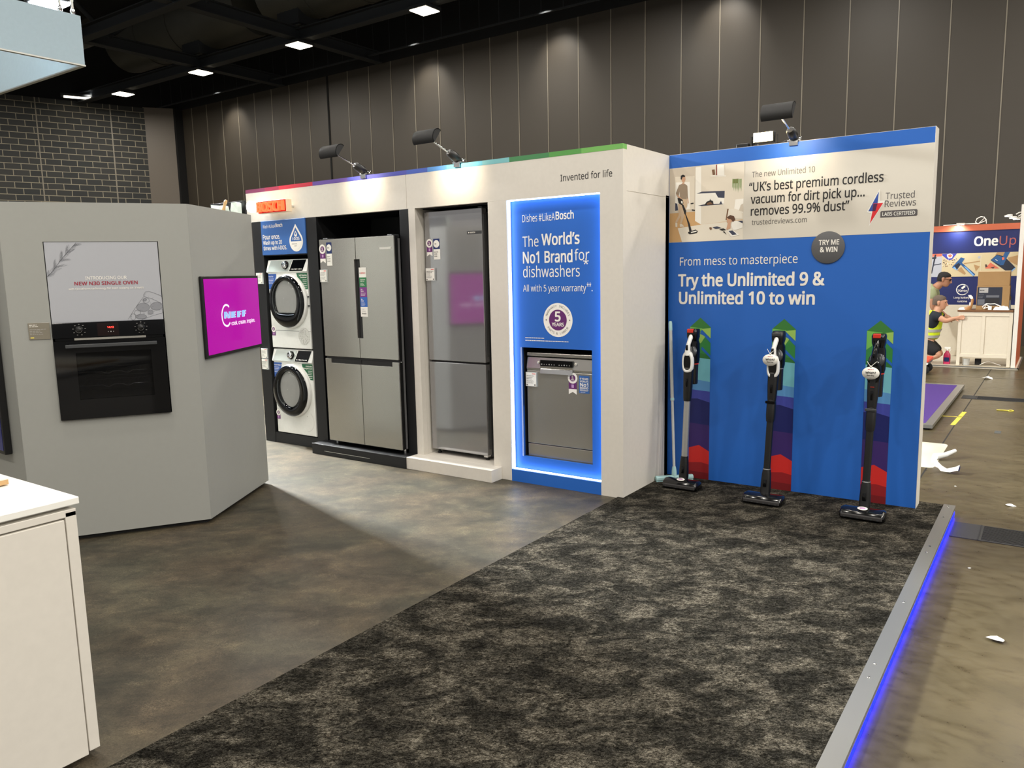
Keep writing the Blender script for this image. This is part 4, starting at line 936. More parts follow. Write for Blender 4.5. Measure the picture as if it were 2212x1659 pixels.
# local frame of the front face: x along the face from the corner Dp, y into the tower
FR=(Dp.x,Dp.y,0)
t=thing('oven_poster','pale grey poster panel with herb and pizza drawings above the oven','poster',FR,thA)
U0,U1=OU-.037,OU+.592
MB().box(U0,U1,.002,.02,1.393,1.885).build('panel',mat('poster_grey',(166,168,174),.5,noise=.01),t)
Q=qmap((90,172),(1897,182),(215,1435),(2000,1385),U0,U1,1.393,1.885); yy=.0008
mb=MB()
a=Q(738,755); b_=Q(1395,745); mb.text('INTRODUCING OUR',a[0],a[1],yy,.0185,0,width=b_[0]-a[0],bold=.008)
a=Q(475,915); b_=Q(1675,900); mb.text('with Circotherm technology for even cooking on 3 levels',a[0],a[1],yy,.0118,0,width=b_[0]-a[0],bold=.01)
a=Q(565,842); b_=Q(1578,832); mb.text('NEW N30 SINGLE OVEN',a[0],a[1],yy,.0205,1,width=b_[0]-a[0],bold=.03)
mb.build('lettering',[ink_white,ink_red],t)
mb=MB(); rd=random.Random(11)
st=[(148,705),(230,620),(330,480),(420,370),(520,260),(590,185)]
S_=[Q(*p) for p in st]; mb.stroke(S_,.0025,yy,0)
def leaf(mb,p,ang,ln,wd):
    d=Vector((math.cos(ang),math.sin(ang))); n_=Vector((-d.y,d.x)); p=Vector(p)
    mb.stroke([p,p+d*ln*.3+n_*wd,p+d*ln*.75+n_*wd*.9,p+d*ln,p+d*ln*.7-n_*wd*.8,p+d*ln*.3-n_*wd,p],.0009,yy,0)
for i in range(len(S_)-1):
    a_,b__=Vector(S_[i]),Vector(S_[i+1]); base=math.atan2((b__-a_).y,(b__-a_).x)
    for k in range(4 if i else 3):
        p=a_.lerp(b__,k/6)
        for sg in (-1,1):
            ang=base+sg*rd.uniform(.25,.8); ln=rd.uniform(.04,.064)*(1 if i else .8)
            e=p+Vector((math.cos(ang),math.sin(ang)))*ln
            if e.y<1.883 and e.x>U0+.002: leaf(mb,p,ang,ln,rd.uniform(.0025,.0042))
mb.build('herb_drawing',mat('pencil_grey',(92,94,100),.6,noise=0),t)
mb=MB()
def qs(pts,w_=.0016): mb.stroke([Q(*p) for p in pts],w_,yy,0)
qs([(1668,1005),(1700,955),(1760,948),(1850,975),(1960,1020),(1985,1050),(1980,1140),(1880,1095),(1800,1060),(1700,1035),(1668,1005)]); qs([(1670,1030),(1560,1170),(1490,1270),(1415,1385)]); qs([(1985,1285),(1850,1320),(1700,1370),(1640,1388)])
qs([(1985,1050),(1988,1285)])
def qe(cx,cz,a_,b__,fill=None,w_=.0016):
    pts=[(cx+a_*math.cos(R(q)),cz+b__*math.sin(R(q))) for q in range(0,361,15)]
    if fill is not None: mb.flat([Q(*p) for p in pts[:-1]],yy+.0002,fill)
    qs(pts,w_)
qe(1662,1195,108,66,1); qe(1885,1180,100,62,1); qe(1712,1090,52,40); qe(1690,1078,30,20,1); qe(1785,1272,44,34,1); qe(1630,1340,90,36,1); qe(1500,1345,40,50); qe(1570,1280,50,40)
for q in range(60):
    a_=rd.uniform(1450,1970); b__=rd.uniform(980,1370)
    if b__>1010+ (1668-a_)*1.35 and b__<1400-(a_-1415)*.2: qs([(a_,b__),(a_+rd.uniform(8,30),b__+rd.uniform(-10,10))],.001)
mb.build('pizza_drawing',[MATS['pencil_grey'],mat('pencil_fill',(132,134,140),.6,noise=0)],t)

t=thing('built_in_oven','black built-in oven with a glass door set in the grey tower','oven',FR,thA)
OZ0,OZ1=.787,1.392
mb=MB().box(U0+.01,U0+.025,.02,.5,OZ0+.01,OZ1-.01).box(U1-.025,U1-.01,.02,.5,OZ0+.01,OZ1-.01).box(U0+.01,U1-.01,.02,.5,OZ0+.01,OZ0+.12).box(U0+.01,U1-.01,.02,.5,OZ1-.16,OZ1-.01).box(U0+.01,U1-.01,.46,.5,OZ0+.1,OZ1-.1)
mb.build('cavity',mat('oven_enamel',(110,110,108),.35,noise=.1),t)
p=MB().box(U0,U1,-.018,.02,1.297,OZ1).build('control_panel',black_gloss,t,bevel=.002)
def knob(u):
    k=MB().lathe([(.024,0),(.024,.004),(.019,.006),(.0175,.022),(.014,.026),(0,.026)],(u,-.018,1.348),(0,-1,0),26).build('knob',black_pl,p)
    MB().ring(u,1.348,.0165,.0185,-.0405,0,190,350,20).build('knob_glint',chrome,k)
    mb=MB()
    for q in range(9):
        a=R(90+40*q); mb.stroke([(u+.034*math.cos(a)-.004,1.348+.034*math.sin(a)),(u+.034*math.cos(a)+.004,1.348+.034*math.sin(a))],.002,-.0188,0)
    mb.build('dial_marks',ink_lgrey,p)
knob(OU+.11); knob(OU+.458)
mb=MB().box(OU+.21,OU+.33,-.0184,-.018,1.305,1.385); mb.build('clock_window',mat('smoky_red',(22,8,8),.08,noise=0),p)
mb=MB().text('14:13',OU+.285,1.352,-.0192,.0105,0,bold=.03,align='C'); mb.build('clock_digits',mat('red_digits',(255,60,50),.4,emit=3.5,ecol=(255,50,40),noise=0),p)
MB().disc(OU+.27,1.33,.0022,-.0188,0,10).disc(OU+.285,1.33,.0035,-.0188,0,10).disc(OU+.30,1.33,.0022,-.0188,0,10).build('touch_marks',ink_lgrey,p)
mb=MB().box(U0+.01,U0+.115,-.012,.02,1.283,1.296,0).box(U0+.115,U1-.11,-.016,.02,1.283,1.296,1).box(U1-.11,U1-.01,-.012,.02,1.283,1.296,0); mb.build('vent_strip',[black_gloss,steel],t)
d=MB()
wx0,wx1,wz0,wz1=OU+.078,OU+.505,.91,1.205
d.box(U0,wx0,-.022,.012,OZ0,1.28).box(wx1,U1,-.022,.012,OZ0,1.28).box(wx0,wx1,-.022,.012,OZ0,wz0).box(wx0,wx1,-.022,.012,wz1,1.28)
d=d.build('door',black_gloss,t)
MB().box(wx0,wx1,-.0215,-.014,wz0,wz1).build('door_window',glass_dark,d)
h=MB().box(OU+.03,OU+.545,-.062,-.05,1.238,1.26).build('handle',dark_grey,d,bevel=.003)
MB().box(OU+.045,OU+.06,-.052,-.02,1.24,1.258).box(OU+.515,OU+.53,-.052,-.02,1.24,1.258).build('handle_post',dark_grey,h)
MB().box(U0+.02,U1-.02,-.016,.01,.788,.796).build('lower_trim',steel,t)
for zz in (1.07,.985):
    mb=MB(); x0,x1=OU+.075,OU+.51
    mb.tube([(x0,.09,zz+.0),(x0,.07,zz),(x0+.13,.07,zz),(x0+.15,.07,zz-.012),(x0+.17,.07,zz-.012),(x0+.19,.07,zz),(x1-.19,.07,zz),(x1-.17,.07,zz-.012),(x1-.15,.07,zz-.012),(x1-.13,.07,zz),(x1,.07,zz),(x1,.09,zz)],.004,8)
    for q in range(16): mb.tube([(x0+.02+.026*q,.08,zz-.004),(x0+.02+.026*q,.42,zz-.004)],.0022,6)
    mb.tube([(x0,.09,zz),(x0,.42,zz),(x1,.42,zz),(x1,.09,zz)],.0035,8).tube([(x0,.36,zz+.022),(x0+.02,.42,zz+.022),(x1-.02,.42,zz+.022),(x1,.36,zz+.022)],.003,6)
    mb.build('oven_rack',chrome,t)
t=thing('spec_plate','small clear product plate on the grey tower at the left of the oven','info plate',FR,thA)
MB().box(OU-.165,OU-.05,-.006,-.001,1.298,1.4).build('plate',mat('plate_brown',(128,122,108),.12,coat=.6),t,bevel=.001)
mb=MB().lines(OU-.158,OU-.09,1.372,1.392,2,-.0068,0,.0035,1).lines(OU-.158,OU-.07,1.325,1.365,4,-.0068,1,.0025,2); mb.box(OU-.157,OU-.138,-.007,-.0065,1.306,1.313,2)
mb.build('printing',[ink_white,ink_lgrey,mat('yellow_dot',(226,206,90),.5,noise=0)],t)

t=thing('magenta_screen','magenta wall screen with a white logo mounted on the grey tower','screen',(Bp.x,Bp.y,0),thB)
SU0,SU1,SZ0,SZ1=.078,1.0,1.112,1.662
MB().box(SU0,SU1,-.022,-.002,SZ0,SZ1).build('casing',black_pl,t,bevel=.005)
ix0,ix1,iz0,iz1=SU0+.024,SU1-.018,SZ0+.022,SZ1-.018
mag=mat('magenta_picture',(8,1,8),.14,emit=.56,ecol=(206,6,184),noise=0,spec=.2)
MB().box(ix0,ix1,-.0235,-.022,iz0,iz1).build('display',mag,t)
Q=qmap((237,225),(1093,215),(325,1437),(1158,1245),ix0,ix1,iz0,iz1); yy=-.0242
wl=mat('screen_white',(20,20,20),.2,emit=.9,ecol=(255,235,255),noise=0); bl=mat('screen_pale_blue',(20,20,20),.2,emit=.75,ecol=(160,200,255),noise=0)
mb=MB()
def word(off,m_,y_):
    for (xa,xb_,yt0,yt1,yb0,yb1,ch) in ((532,628,745,738,850,842,'N'),(640,712,742,734,840,830,'E'),(735,800,735,727,832,822,'F'),(815,880,722,714,820,812,'F')):
        f=lambda u,v:Q(xa+(xb_-xa)*u+off[0]-14*0,(yt0+(yt1-yt0)*u)*(1-v)+(yb0+(yb1-yb0)*u)*v+off[1])
        if ch=='N': S_=[[(0,0),(.4,0),(.95,.95),(1,1),(.55,1),(.42,.5),(.3,1),(0,1)],[(.72,0),(1,0),(1,.95),(.72,.5)]]
        elif ch=='E': S_=[[(0,0),(1,0),(1,.22),(.72,.22),(.72,.4),(.95,.4),(.95,.6),(.72,.6),(.72,.78),(1,.78),(1,1),(0,1)]]
        else: S_=[[(0,0),(1,0),(1,.22),(.68,.22),(.68,.4),(.95,.4),(.95,.6),(.68,.6),(.68,1),(0,1)]]
        for s_ in S_: mb.flat([f(*p) for p in s_],y_,m_)
word((5,2),0,yy); word((0,0),1,yy-.0006)
cpt=[(610,670),(590,645),(555,637),(525,668),(505,740),(502,800),(512,880),(535,940),(570,968),(600,962),(628,915)]
def smooth(p):
    o_=[]
    for i in range(len(p)-1):
        p0_,p1_,p2_,p3_=[Vector(p[max(0,min(len(p)-1,i+k))]) for k in (-1,0,1,2)]
        for q in range(5):
            s_=q/5; o_.append(.5*((2*p1_)+(p2_-p0_)*s_+(2*p0_-5*p1_+4*p2_-p3_)*s_*s_+(3*p1_-p0_-3*p2_+p3_)*s_**3))
    return [tuple(v) for v in o_]+[p[-1]]
mb.stroke([Q(*p) for p in smooth(cpt)],.0135,yy,0)
a=Q(650,958); b_=Q(1040,905); mb.text('cook. create. inspire.',a[0],a[1],yy,.028,0,width=b_[0]-a[0],bold=.025,rot=0)
mb.build('picture_logo',[wl,bl],t)
# tall screen on the left face
dE=(ring_[5]-Dp).normalized()
th=math.atan2(-dE.y,-dE.x)
t=thing('tall_screen','tall black framed screen, lilac above navy, beside the built-in oven','screen',(Dp.x,Dp.y,0),th)
MB().box(-.75,-.165,-.045,-.004,.575,1.96).build('casing',black_pl,t,bevel=.004)
mb=MB().box(-.73,-.185,-.0465,-.045,.6,1.52,0).box(-.73,-.185,-.0465,-.045,1.52,1.94,1); mb.build('display',[mat('navy_picture',(8,10,30),.12,emit=.25,ecol=(20,34,120),noise=0),mat('lilac_picture',(30,30,36),.12,emit=.6,ecol=(214,208,240),noise=0)],t)
# paper and wooden stand on the ledge behind the tower
def sheet(name,pts,th_,m,label,cat,loc,jit=.012,seed=1,rz=0):
    rd=random.Random(seed); mb=MB(); n_=len(pts); vs=[(p[0],rd.uniform(-jit,jit),p[1]) for p in pts]
    cx_=sum(p[0] for p in pts)/n_; cz_=sum(p[1] for p in pts)/n_
    vs2=vs+[(cx_,jit*1.5,cz_)]+[(v[0],v[1]+th_,v[2]) for v in vs]+[(cx_,jit*1.5+th_,cz_)]
    fs=[(i,(i+1)%n_,n_) for i in range(n_)]+[(n_+1+(i+1)%n_,n_+1+i,2*n_+1) for i in range(n_)]+[(i,n_+1+i,n_+1+(i+1)%n_,(i+1)%n_) for i in range(n_)]
    mb.add(vs2,fs); o=mb.build(name,m); o.location=loc; o.rotation_euler=(0,0,rz); return tag(o,label,cat)
foam=mat('foam_white',(222,234,226),.8)
TT=2.124
tag(MB().box(-3.08,-2.645,-1.112,-1.097,TT,2.232).build('dark_board',black_board,bevel=.002),'thin dark board standing on top of the grey tower behind the white paper','board')
sheet('paper_bundle',[(-.1,0),(.105,0),(.1,.072),(.07,.078),(.04,.08),(.01,.06),(-.02,.085),(-.07,.09),(-.075,.07),(-.09,.06)],.04,foam,'crumpled white packing paper on top of the grey tower','packing paper',(-2.9,-1.18,TT),jit=.008,seed=2)
sheet('paper_bag',[(-.04,0),(.04,0),(.043,.06),(.038,.085),(.015,.095),(-.025,.092),(-.04,.04)],.035,foam,'white paper bag at the right corner on top of the grey tower','paper bag',(-2.695,-1.17,TT),jit=.008,seed=3)
tag(MB().tube([(-2.8,-1.2,TT+.003),(-2.79,-1.2,TT+.035),(-2.775,-1.2,TT+.07),(-2.755,-1.2,TT+.1),(-2.748,-1.198,TT+.112)],[.018,.014,.010,.013,.009],10).build('wooden_handle',wood_l),'pale wooden handle sticking up between the packing paper and the paper bag','handle')

# ------------------------------------------------------------------ white island counter, lower left
t=thing('island_counter','white island counter unit under the glossy white worktop','cabinet',(0,0,0))
MB().box(-2.2,-.17,-6.2,-3.72,.06,.885).build('carcass',white_lam,t)
MB().box(-2.2,-.151,-3.752,-3.716,.03,.885).box(-2.2,-.151,-6.2,-3.716,.868,.893).build('side_frame',white_lam,t,bevel=.002)
MB().box(-.168,-.148,-6.2,-3.757,.022,.862).build('door',white_lam,t,bevel=.002)
MB().box(-2.1,-.24,-6.1,-3.82,0,.06).build('toe_kick',black_mt,t)
MB().box(-2.15,-.185,-6.15,-3.74,.893,.906).build('shadow_gap_rail',white_lam,t)
tag(MB().box(-2.25,-.145,-6.25,-3.705,.906,.931).build('worktop',worktop_m,bevel=.003),'glossy white worktop lying on the island counter','worktop')
t=thing('serving_board','pale serving board with wooden edge on the white worktop','board',(-.515,-3.765,.931))
MB().box(-.5,0,-.62,0,.004,.022).build('wood_base',wood_l,t,bevel=.002)
MB().box(-.5,0,-.62,0,.022,.026).build('cream_top',mat('cream_top',(226,218,198),.35),t)
for fx,fy in ((-.48,-.6),(-.05,-.05),(-.48,-.05),(-.05,-.6)): MB().box(fx,fx+.03,fy,fy+.03,0,.004).build('foot',rubber,t)

# ------------------------------------------------------------------ neighbouring stand beyond the aisle
orange=mat('stand_orange',(190,96,62),.5); onavy=mat('stand_navy',(20,32,92),.5); cream=mat('cream_wall',(214,204,184),.5)
PZ=-.03; OY=11.3
t=thing('neighbour_platform','thin white edged platform of the orange and navy stand','platform',(0,0,0))
MB().box(-3,2.035,9.72,11.6,HF,PZ-.004).build('deck',cream,t); MB().box(-3,2.045,9.71,9.735,HF+.015,PZ).box(2.025,2.045,9.71,11.6,HF+.015,PZ).build('edge_trim',alu,t)
t=thing('neighbour_back_wall','navy back wall with orange top and photo band behind the cream sideboard','display wall',(0,0,0))
MB().box(-3,1.932,OY,OY+.1,PZ,.9).box(-3,1.932,OY-.012,OY,PZ,.08).build('lower_panel',cream,t)
MB().box(-3,1.932,OY,OY+.1,.9,2.21).build('navy_panel',onavy,t); MB().box(-3,1.932,OY-.02,OY+.1,2.21,2.315).build('top_beam',orange,t)
y=OY-.002
mb=MB().text('One',1.2,1.945,y,.155,0,width=.365,bold=.04).text('Up',1.585,1.945,y,.155,1,width=.245)
mb.build('lettering',[ink_white,mat('coral_print',(176,92,84),.5,noise=0)],t)
mb=MB().ring(1.064,1.172,.085,.1,y,0,60,300,40)
for a in range(-60,60,14): mb.ring(1.064,1.172,.085,.1,y,0,a,a+7,3)
mb.text('70min',1.064,1.135,y-.001,.035,0,width=.15,bold=.03,align='C').stroke([(1.05,1.19),(1.1,1.235)],.035,y,0)
mb.text('Long battery',1.058,1.012,y,.034,0,width=.25,bold=.02,align='C').text('runtime',1.07,.945,y,.034,0,width=.155,bold=.02,align='C').stroke([(1.3,1.17),(1.36,1.2)],.03,y,0)
mb.build('run_time_mark',ink_white,t)
mb=MB(); Q=qmap((170,1140),(2100,1105),(150,1635),(2070,1620),.545,1.875,1.405,1.82)
PM2=[mat('opic_'+a,c,.5,noise=0) for a,c in (('marble',(208,190,150)),('tan',(176,138,92)),('blue',(36,84,136)),('pale_blue',(120,170,220)),('dark',(30,36,52)),('orange',(214,110,84)),('white',(226,224,216)),('choc',(84,58,50)),('violet',(60,62,160)),('grey',(180,182,190)))]
lz=[0]
def po(pts,k): lz[0]+=1; mb.flat([Q(*p) for p in pts],y-.0004-lz[0]*.00005,k)
po([(170,1140),(2100,1105),(2070,1620),(150,1635)],0); po([(170,1140),(410,1135),(395,1635),(150,1635)],9); po([(170,1140),(410,1135),(400,1190),(165,1200)],5)
po([(235,1150),(275,1150),(180,1560),(155,1560)],4); po([(180,1210),(280,1205),(270,1240),(175,1250)],4); po([(210,1370),(390,1340),(390,1360),(205,1390)],4)
po([(410,1140),(750,1130),(640,1260),(560,1280),(410,1170)],8); po([(520,1150),(600,1130),(660,1160),(640,1225),(560,1240),(525,1200)],6); po([(545,1160),(600,1145),(640,1170),(610,1215),(560,1210)],5)
rd=random.Random(5)
for q in range(46):
    a_=rd.uniform(420,730); b__=rd.uniform(1240,1410)
    if b__<1440-(a_-420)*.25: s_=rd.uniform(10,22); po([(a_,b__),(a_+s_,b__-s_*.5),(a_+s_*1.3,b__+s_*.5),(a_+.3*s_,b__+s_)],(7,6,7,1)[q%4])
po([(910,1340),(1270,1290),(1270,1310),(910,1360)],1); po([(760,1490),(850,1420),(960,1560),(930,1590)],1); po([(1130,1370),(1270,1410),(1180,1520)],1)
po([(640,1430),(840,1215),(930,1240),(760,1480)],2); po([(650,1440),(700,1420),(780,1480),(760,1495)],3); po([(700,1390),(830,1310),(860,1340),(750,1480)],4)
po([(790,1330),(850,1320),(1170,1580),(1130,1630)],2); po([(900,1400),(960,1420),(1150,1600),(1120,1620)],3); po([(1220,1200),(1275,1190),(1275,1240),(1225,1240)],9)
po([(1640,1115),(1930,1110),(1780,1220),(1600,1180)],1); po([(1870,1230),(2090,1180),(2080,1400),(1900,1300)],1)
po([(1380,1460),(1500,1330),(1700,1460)],5); po([(1380,1370),(1420,1370),(1440,1420),(1390,1440)],7); po([(1500,1430),(1600,1420),(1560,1465)],7)
po([(1500,1280),(1640,1160),(1800,1200),(1900,1300),(2040,1440),(1900,1560),(1700,1420)],4); po([(1510,1280),(1640,1170),(1760,1215),(1700,1380)],2); po([(1770,1200),(1810,1110),(1920,1110),(1850,1240),(1780,1390),(1700,1390)],2); po([(1750,1220),(1800,1220),(1800,1270),(1750,1280)],5); po([(1910,1540),(2030,1440),(2040,1460),(1930,1560)],3); po([(1610,1260),(1660,1290),(1650,1298),(1605,1268)],6)
po([(1290,1170),(1294,1170),(1284,1560),(1280,1560)],6)
mb.build('photo_band',PM2,t)
t=thing('neighbour_side_wall','orange side wall with a white front edge beside the cream sideboard','display wall',(0,0,0))
MB().box(1.935,1.995,9.76,9.80,PZ,2.53).box(1.935,1.975,9.8,11.4,PZ,2.53).build('white_panel',white_lam,t); MB().box(1.975,1.998,9.8,11.4,PZ,2.53).build('orange_panel',orange,t)
for k,(ly_,lx_) in enumerate(((9.95,1.76),(10.65,1.79),(11.15,1.82))):
    t=thing('arm_lamp',('nearest','middle','farthest')[k]+' of three lit white arm lamps above the orange side wall','arm lamp',(1.96,ly_,2.53),0,'white arm lamps')
    MB().tube([(.0,0,-.0),(.0,0,-.1),(-.06,0,-.115),(-.1,0,-.14)],.009,8).box(-.02,.02,-.02,.02,-.012,0).build('arm',white_lam,t)
    hx=lx_-1.96
    MB().loft([(hx,0,-.165,.055,.035),(hx,0,-.15,.06,.04),(hx+.02,0,-.135,.03,.025)],18).build('lamp_head',white_lam,t)
    MB().loft([(hx,0,-.168,.05,.031),(hx,0,-.165,.05,.031)],18).build('lens',mat('arm_lens',(255,255,250),.4,emit=6,noise=0),t)
t=thing('clip_lamp','white clip lamp on top of the orange beam, lighting the navy wall','lamp',(.98,OY-.02,2.315))
MB().box(-.06,.07,-.12,.04,.005,.035).build('lamp_head',white_lam,t,bevel=.006); MB().box(-.045,.055,-.11,-.03,-.0,.005).build('lens',mat('arm_lens',(255,255,250),.4,emit=6),t)
light('AREA',(.95,OY-.16,2.30),3,(.85,.92,1),target=(.9,OY+.05,1.9),size=.1,spread=140)
tag(MB().tube([(.7,OY+.03,2.325),(.9,OY+.03,2.33),(1.05,OY+.02,2.335),(1.25,OY+.02,2.33),(1.36,OY+.02,2.38),(1.33,OY+.03,2.44),(1.28,OY+.03,2.45),(1.22,OY+.03,2.42),(1.2,OY+.03,2.36),(1.24,OY+.03,2.325)],.008,8).tube([(1.24,OY+.05,2.325),(1.34,OY+.05,2.43),(1.36,OY+.05,2.40),(1.365,OY+.05,2.325)],.007,8).build('coiled_cable',ink_white),'white cable looped on top of the orange beam','cable')

# sideboard and what stands on it
SXA,SXB,SYA,SYB,STZ=1.165,1.922,9.80,10.26,.885
t=thing('sideboard','cream sideboard with a brown top seen from behind, in front of the navy wall','sideboard',(0,0,0))
MB().box(SXA-.02,SXB+.0,SYA-.02,SYB,STZ-.03,STZ).build('wood_top',wood_d,t,bevel=.003)
mb=MB().box(SXA+.03,SXB-.03,SYA+.012,SYB-.02,.13,STZ-.03,0); mb.build('carcass',cream,t)
for xx in (SXA,SXB-.05):
    for yy in (SYA,SYB-.05): MB().box(xx,xx+.05,yy,yy+.05,PZ,STZ-.03).build('leg',cream,t,bevel=.003)
MB().box(SXA+.05,SXB-.05,SYA,SYA+.02,.785,STZ-.03).box(SXA+.05,SXB-.05,SYA,SYA+.02,.11,.165).box(1.5,1.545,SYA,SYA+.02,.165,.785).build('back_frame',cream,t,bevel=.002)
def carton(x0,x1,y0,y1,z0,z1,label,pr=False,rz=0):
    t=thing('cardboard_box',label,'box',((x0+x1)/2,(y0+y1)/2,z0),rz,'cardboard boxes on the sideboard')
    w_,d_,h_=(x1-x0)/2,(y1-y0)/2,z1-z0
    MB().box(-w_,w_,-d_,d_,0,h_).build('carton',card_m,t,bevel=.003)
    if pr:
        mb=MB().rect(-w_+.01,w_-.1,.07,h_-.02,-d_-.001,0).rect(-w_+.035,-w_+.16,h_-.11,h_-.03,-d_-.002,1).rect(-.09,w_-.14,.2,.235,-d_-.002,2).rect(-.1,w_-.13,.1,.19,-d_-.002,3).rect(-w_+.02,-.11,.08,.17,-d_-.002,2).lines(-w_+.045,-w_+.15,h_-.08,h_-.06,1,-d_-.003,3,.012,1).lines(-w_+.03,-.12,h_-.2,h_-.13,3,-d_-.003,2,.01,2)
        mb.build('printed_panel',[mat('box_navy',(34,38,52),.5,noise=0),ink_lgrey,mat('box_grey',(96,98,104),.5,noise=0),ink_dark],t)
    else:
        MB().box(-w_-.002,w_+.002,-d_-.003,d_,h_-.002,h_+.008).build('lid_flap',mat('pale_card',(206,180,140),.8),t)
    return t
carton(1.395,1.85,9.87,10.2,STZ,STZ+.385,'large printed cardboard box standing on the cream sideboard',True)
carton(1.40,1.84,9.88,10.2,STZ+.385,STZ+.615,'plain brown cardboard box on top of the printed box')
tag(MB().lathe([(.05,0),(.055,.01),(.055,.2),(.05,.21)],(1.805,10.23,STZ),(0,0,1),18).build('tape_roll',mat('olive_roll',(120,112,70),.6)),'olive roll standing behind the right edge of the printed cardboard box','roll')
t=thing('power_adapter','small white power adapter with a coiled white lead before the printed box','power adapter',(1.60,9.83,STZ))
MB().box(-.03,.02,-.02,.02,0,.06).build('plug_body',ink_white,t,bevel=.004); MB().tube([(-.02,0,.05),(-.09,.01,.02),(-.11,.01,.05),(-.06,.015,.1),(.0,.01,.095),(.06,.01,.1),(.12,.01,.07),(.15,.0,.06)],.008,8).tube([(.0,.02,.05),(-.06,.02,.085),(-.08,.02,.03)],.008,8).build('lead',ink_white,t)
def crumple(name,x0,x1,y0,y1,z,h,m,label,cat,seed,nx=12,ny=6,jit=.4):
    rd=random.Random(seed); vs=[];fs=[]
    for j in range(ny+1):
        for i in range(nx+1):
            u=i/nx; v=j/ny; e=min(1,4*min(u,1-u))*min(1,4*min(v,1-v))
            vs.append((x0+(x1-x0)*u+rd.uniform(-jit,jit)*(x1-x0)/nx*e,y0+(y1-y0)*v+rd.uniform(-jit,jit)*(y1-y0)/ny*e,z+e**.5*h*rd.uniform(.45,1)+.001))
    for j in range(ny):
        for i in range(nx): a=j*(nx+1)+i; fs.append((a,a+1,a+nx+2,a+nx+1))
    mb=MB().add(vs,fs,0,jit<.3); o=mb.build(name,m,sub=1 if jit<.3 else 0)
    return tag(o,label,cat)
film=mat('milky_film',(232,234,232),.25)
crumple('wrapped_bundle',1.64,1.865,9.79,9.86,STZ,.075,film,'white plastic wrapped bundle at the right end of the sideboard top','bundle',4)
crumple('plastic_bag',1.80,1.872,10.0,10.16,STZ,.2,mat('bag_blue_white',(196,210,224),.2),'crumpled pale plastic bag squeezed right of the boxes','plastic bag',6,6,6)
crumple('cleaning_cloth',1.15,1.26,9.8,9.9,STZ,.045,paper,'white cloth lying at the left end of the sideboard top','cloth',8,6,4)
t=thing('spray_gun','tan and white spray head lying upright beside the white cloth','tool',(1.30,9.84,STZ))
tanm=mat('tan_plastic',(170,122,72),.4)
MB().loft([(-.03,0,0,.06,.03),(-.01,0,.035,.055,.03),(.02,0,.06,.03,.025),(.04,0,.12,.022,.02),(.045,0,.18,.02,.018)],16).build('body',tanm,t)
MB().loft([(.035,0,.175,.018,.018),(.02,0,.21,.03,.022),(.0,0,.24,.022,.018)],14).loft([(.015,-.01,.07,.012,.02),(.015,-.01,.12,.012,.02)],12).build('nozzle',ink_white,t)
t=thing('spray_bottle','pink cleaner spray bottle with a white trigger on the floor left of the sideboard','spray bottle',(1.015,9.95,PZ))
pk=mat('pink_bottle',(196,52,96),.25)
MB().loft([(0,0,0,.052,.035,3),(0,0,.1,.055,.036,3),(0,0,.16,.05,.034,2.6),(0,0,.2,.025,.022),(0,0,.225,.017,.017)],20).build('bottle',pk,t)
MB().loft([(0,-.0365,.04,.035,.0015),(0,-.0368,.07,.04,.0015),(0,-.0365,.11,.036,.0015)],14).build('label_sheet',navy,t)
MB().loft([(0,0,.222,.02,.02),(0,0,.245,.02,.02)],14).box(-.045,.05,-.014,.014,.25,.285).prism([(.05,-.006,.25),(.06,-.006,.25),(.035,-.006,.2),(.027,-.006,.205)],(0,.012,0)).loft([(0,0,.243,.012,.012),(0,0,.255,.012,.012)],10).build('trigger_head',ink_white,t,bevel=.003)
for k,(bx,lab) in enumerate(((1.30,'clear plastic tub under the left part of the sideboard'),(1.42,'dark small box under the sideboard, right of the clear tub'))):
    if k==0: tag(MB().lathe([(.05,0),(.058,.1),(.06,.105),(.056,.105),(.05,.004),(0,.004)],(bx,9.9,PZ),(0,0,1),18).build('plastic_tub',clear),lab,'tub')
    else: tag(MB().box(bx,bx+.09,9.98,10.05,PZ,PZ+.1).build('small_box',black_pl,bevel=.003),lab,'box')
tag(MB().tube([(1.5,9.9,PZ+.01),(1.56,9.88,PZ+.05),(1.62,9.95,PZ+.07),(1.72,9.97,PZ+.03),(1.79,9.95,PZ+.01)],.006,8).build('loose_cable',ink_white),'loose white cable under the right half of the sideboard','cable')

# ------------------------------------------------------------------ two workers
def skin(name,nodes,edges,root,m,parent=None,sub=2):
    me=bpy.data.meshes.new(name); bm=bmesh.new(); ly_=bm.verts.layers.skin.verify(); V={}
    for k,(p,r) in nodes.items():
        v=bm.verts.new(p); V[k]=v; v[ly_].radius=(r,r) if not isinstance(r,tuple) else r; v[ly_].use_root=(k==root)
    for a,b_ in edges: bm.edges.new((V[a],V[b_]))
    bm.to_mesh(me); bm.free(); me.materials.append(m)
    o=bpy.data.objects.new(name,me); COL.objects.link(o)
    if parent: o.parent=parent
    s_=o.modifiers.new('skin','SKIN'); s_.use_smooth_shade=True; s_.use_x_symmetry=False
    q=o.modifiers.new('sub','SUBSURF'); q.levels=sub; q.render_levels=sub
    return o
skin_m=mat('skin_tone',(196,146,116),.5); skin_m2=mat('skin_tone_tan',(176,126,98),.5)
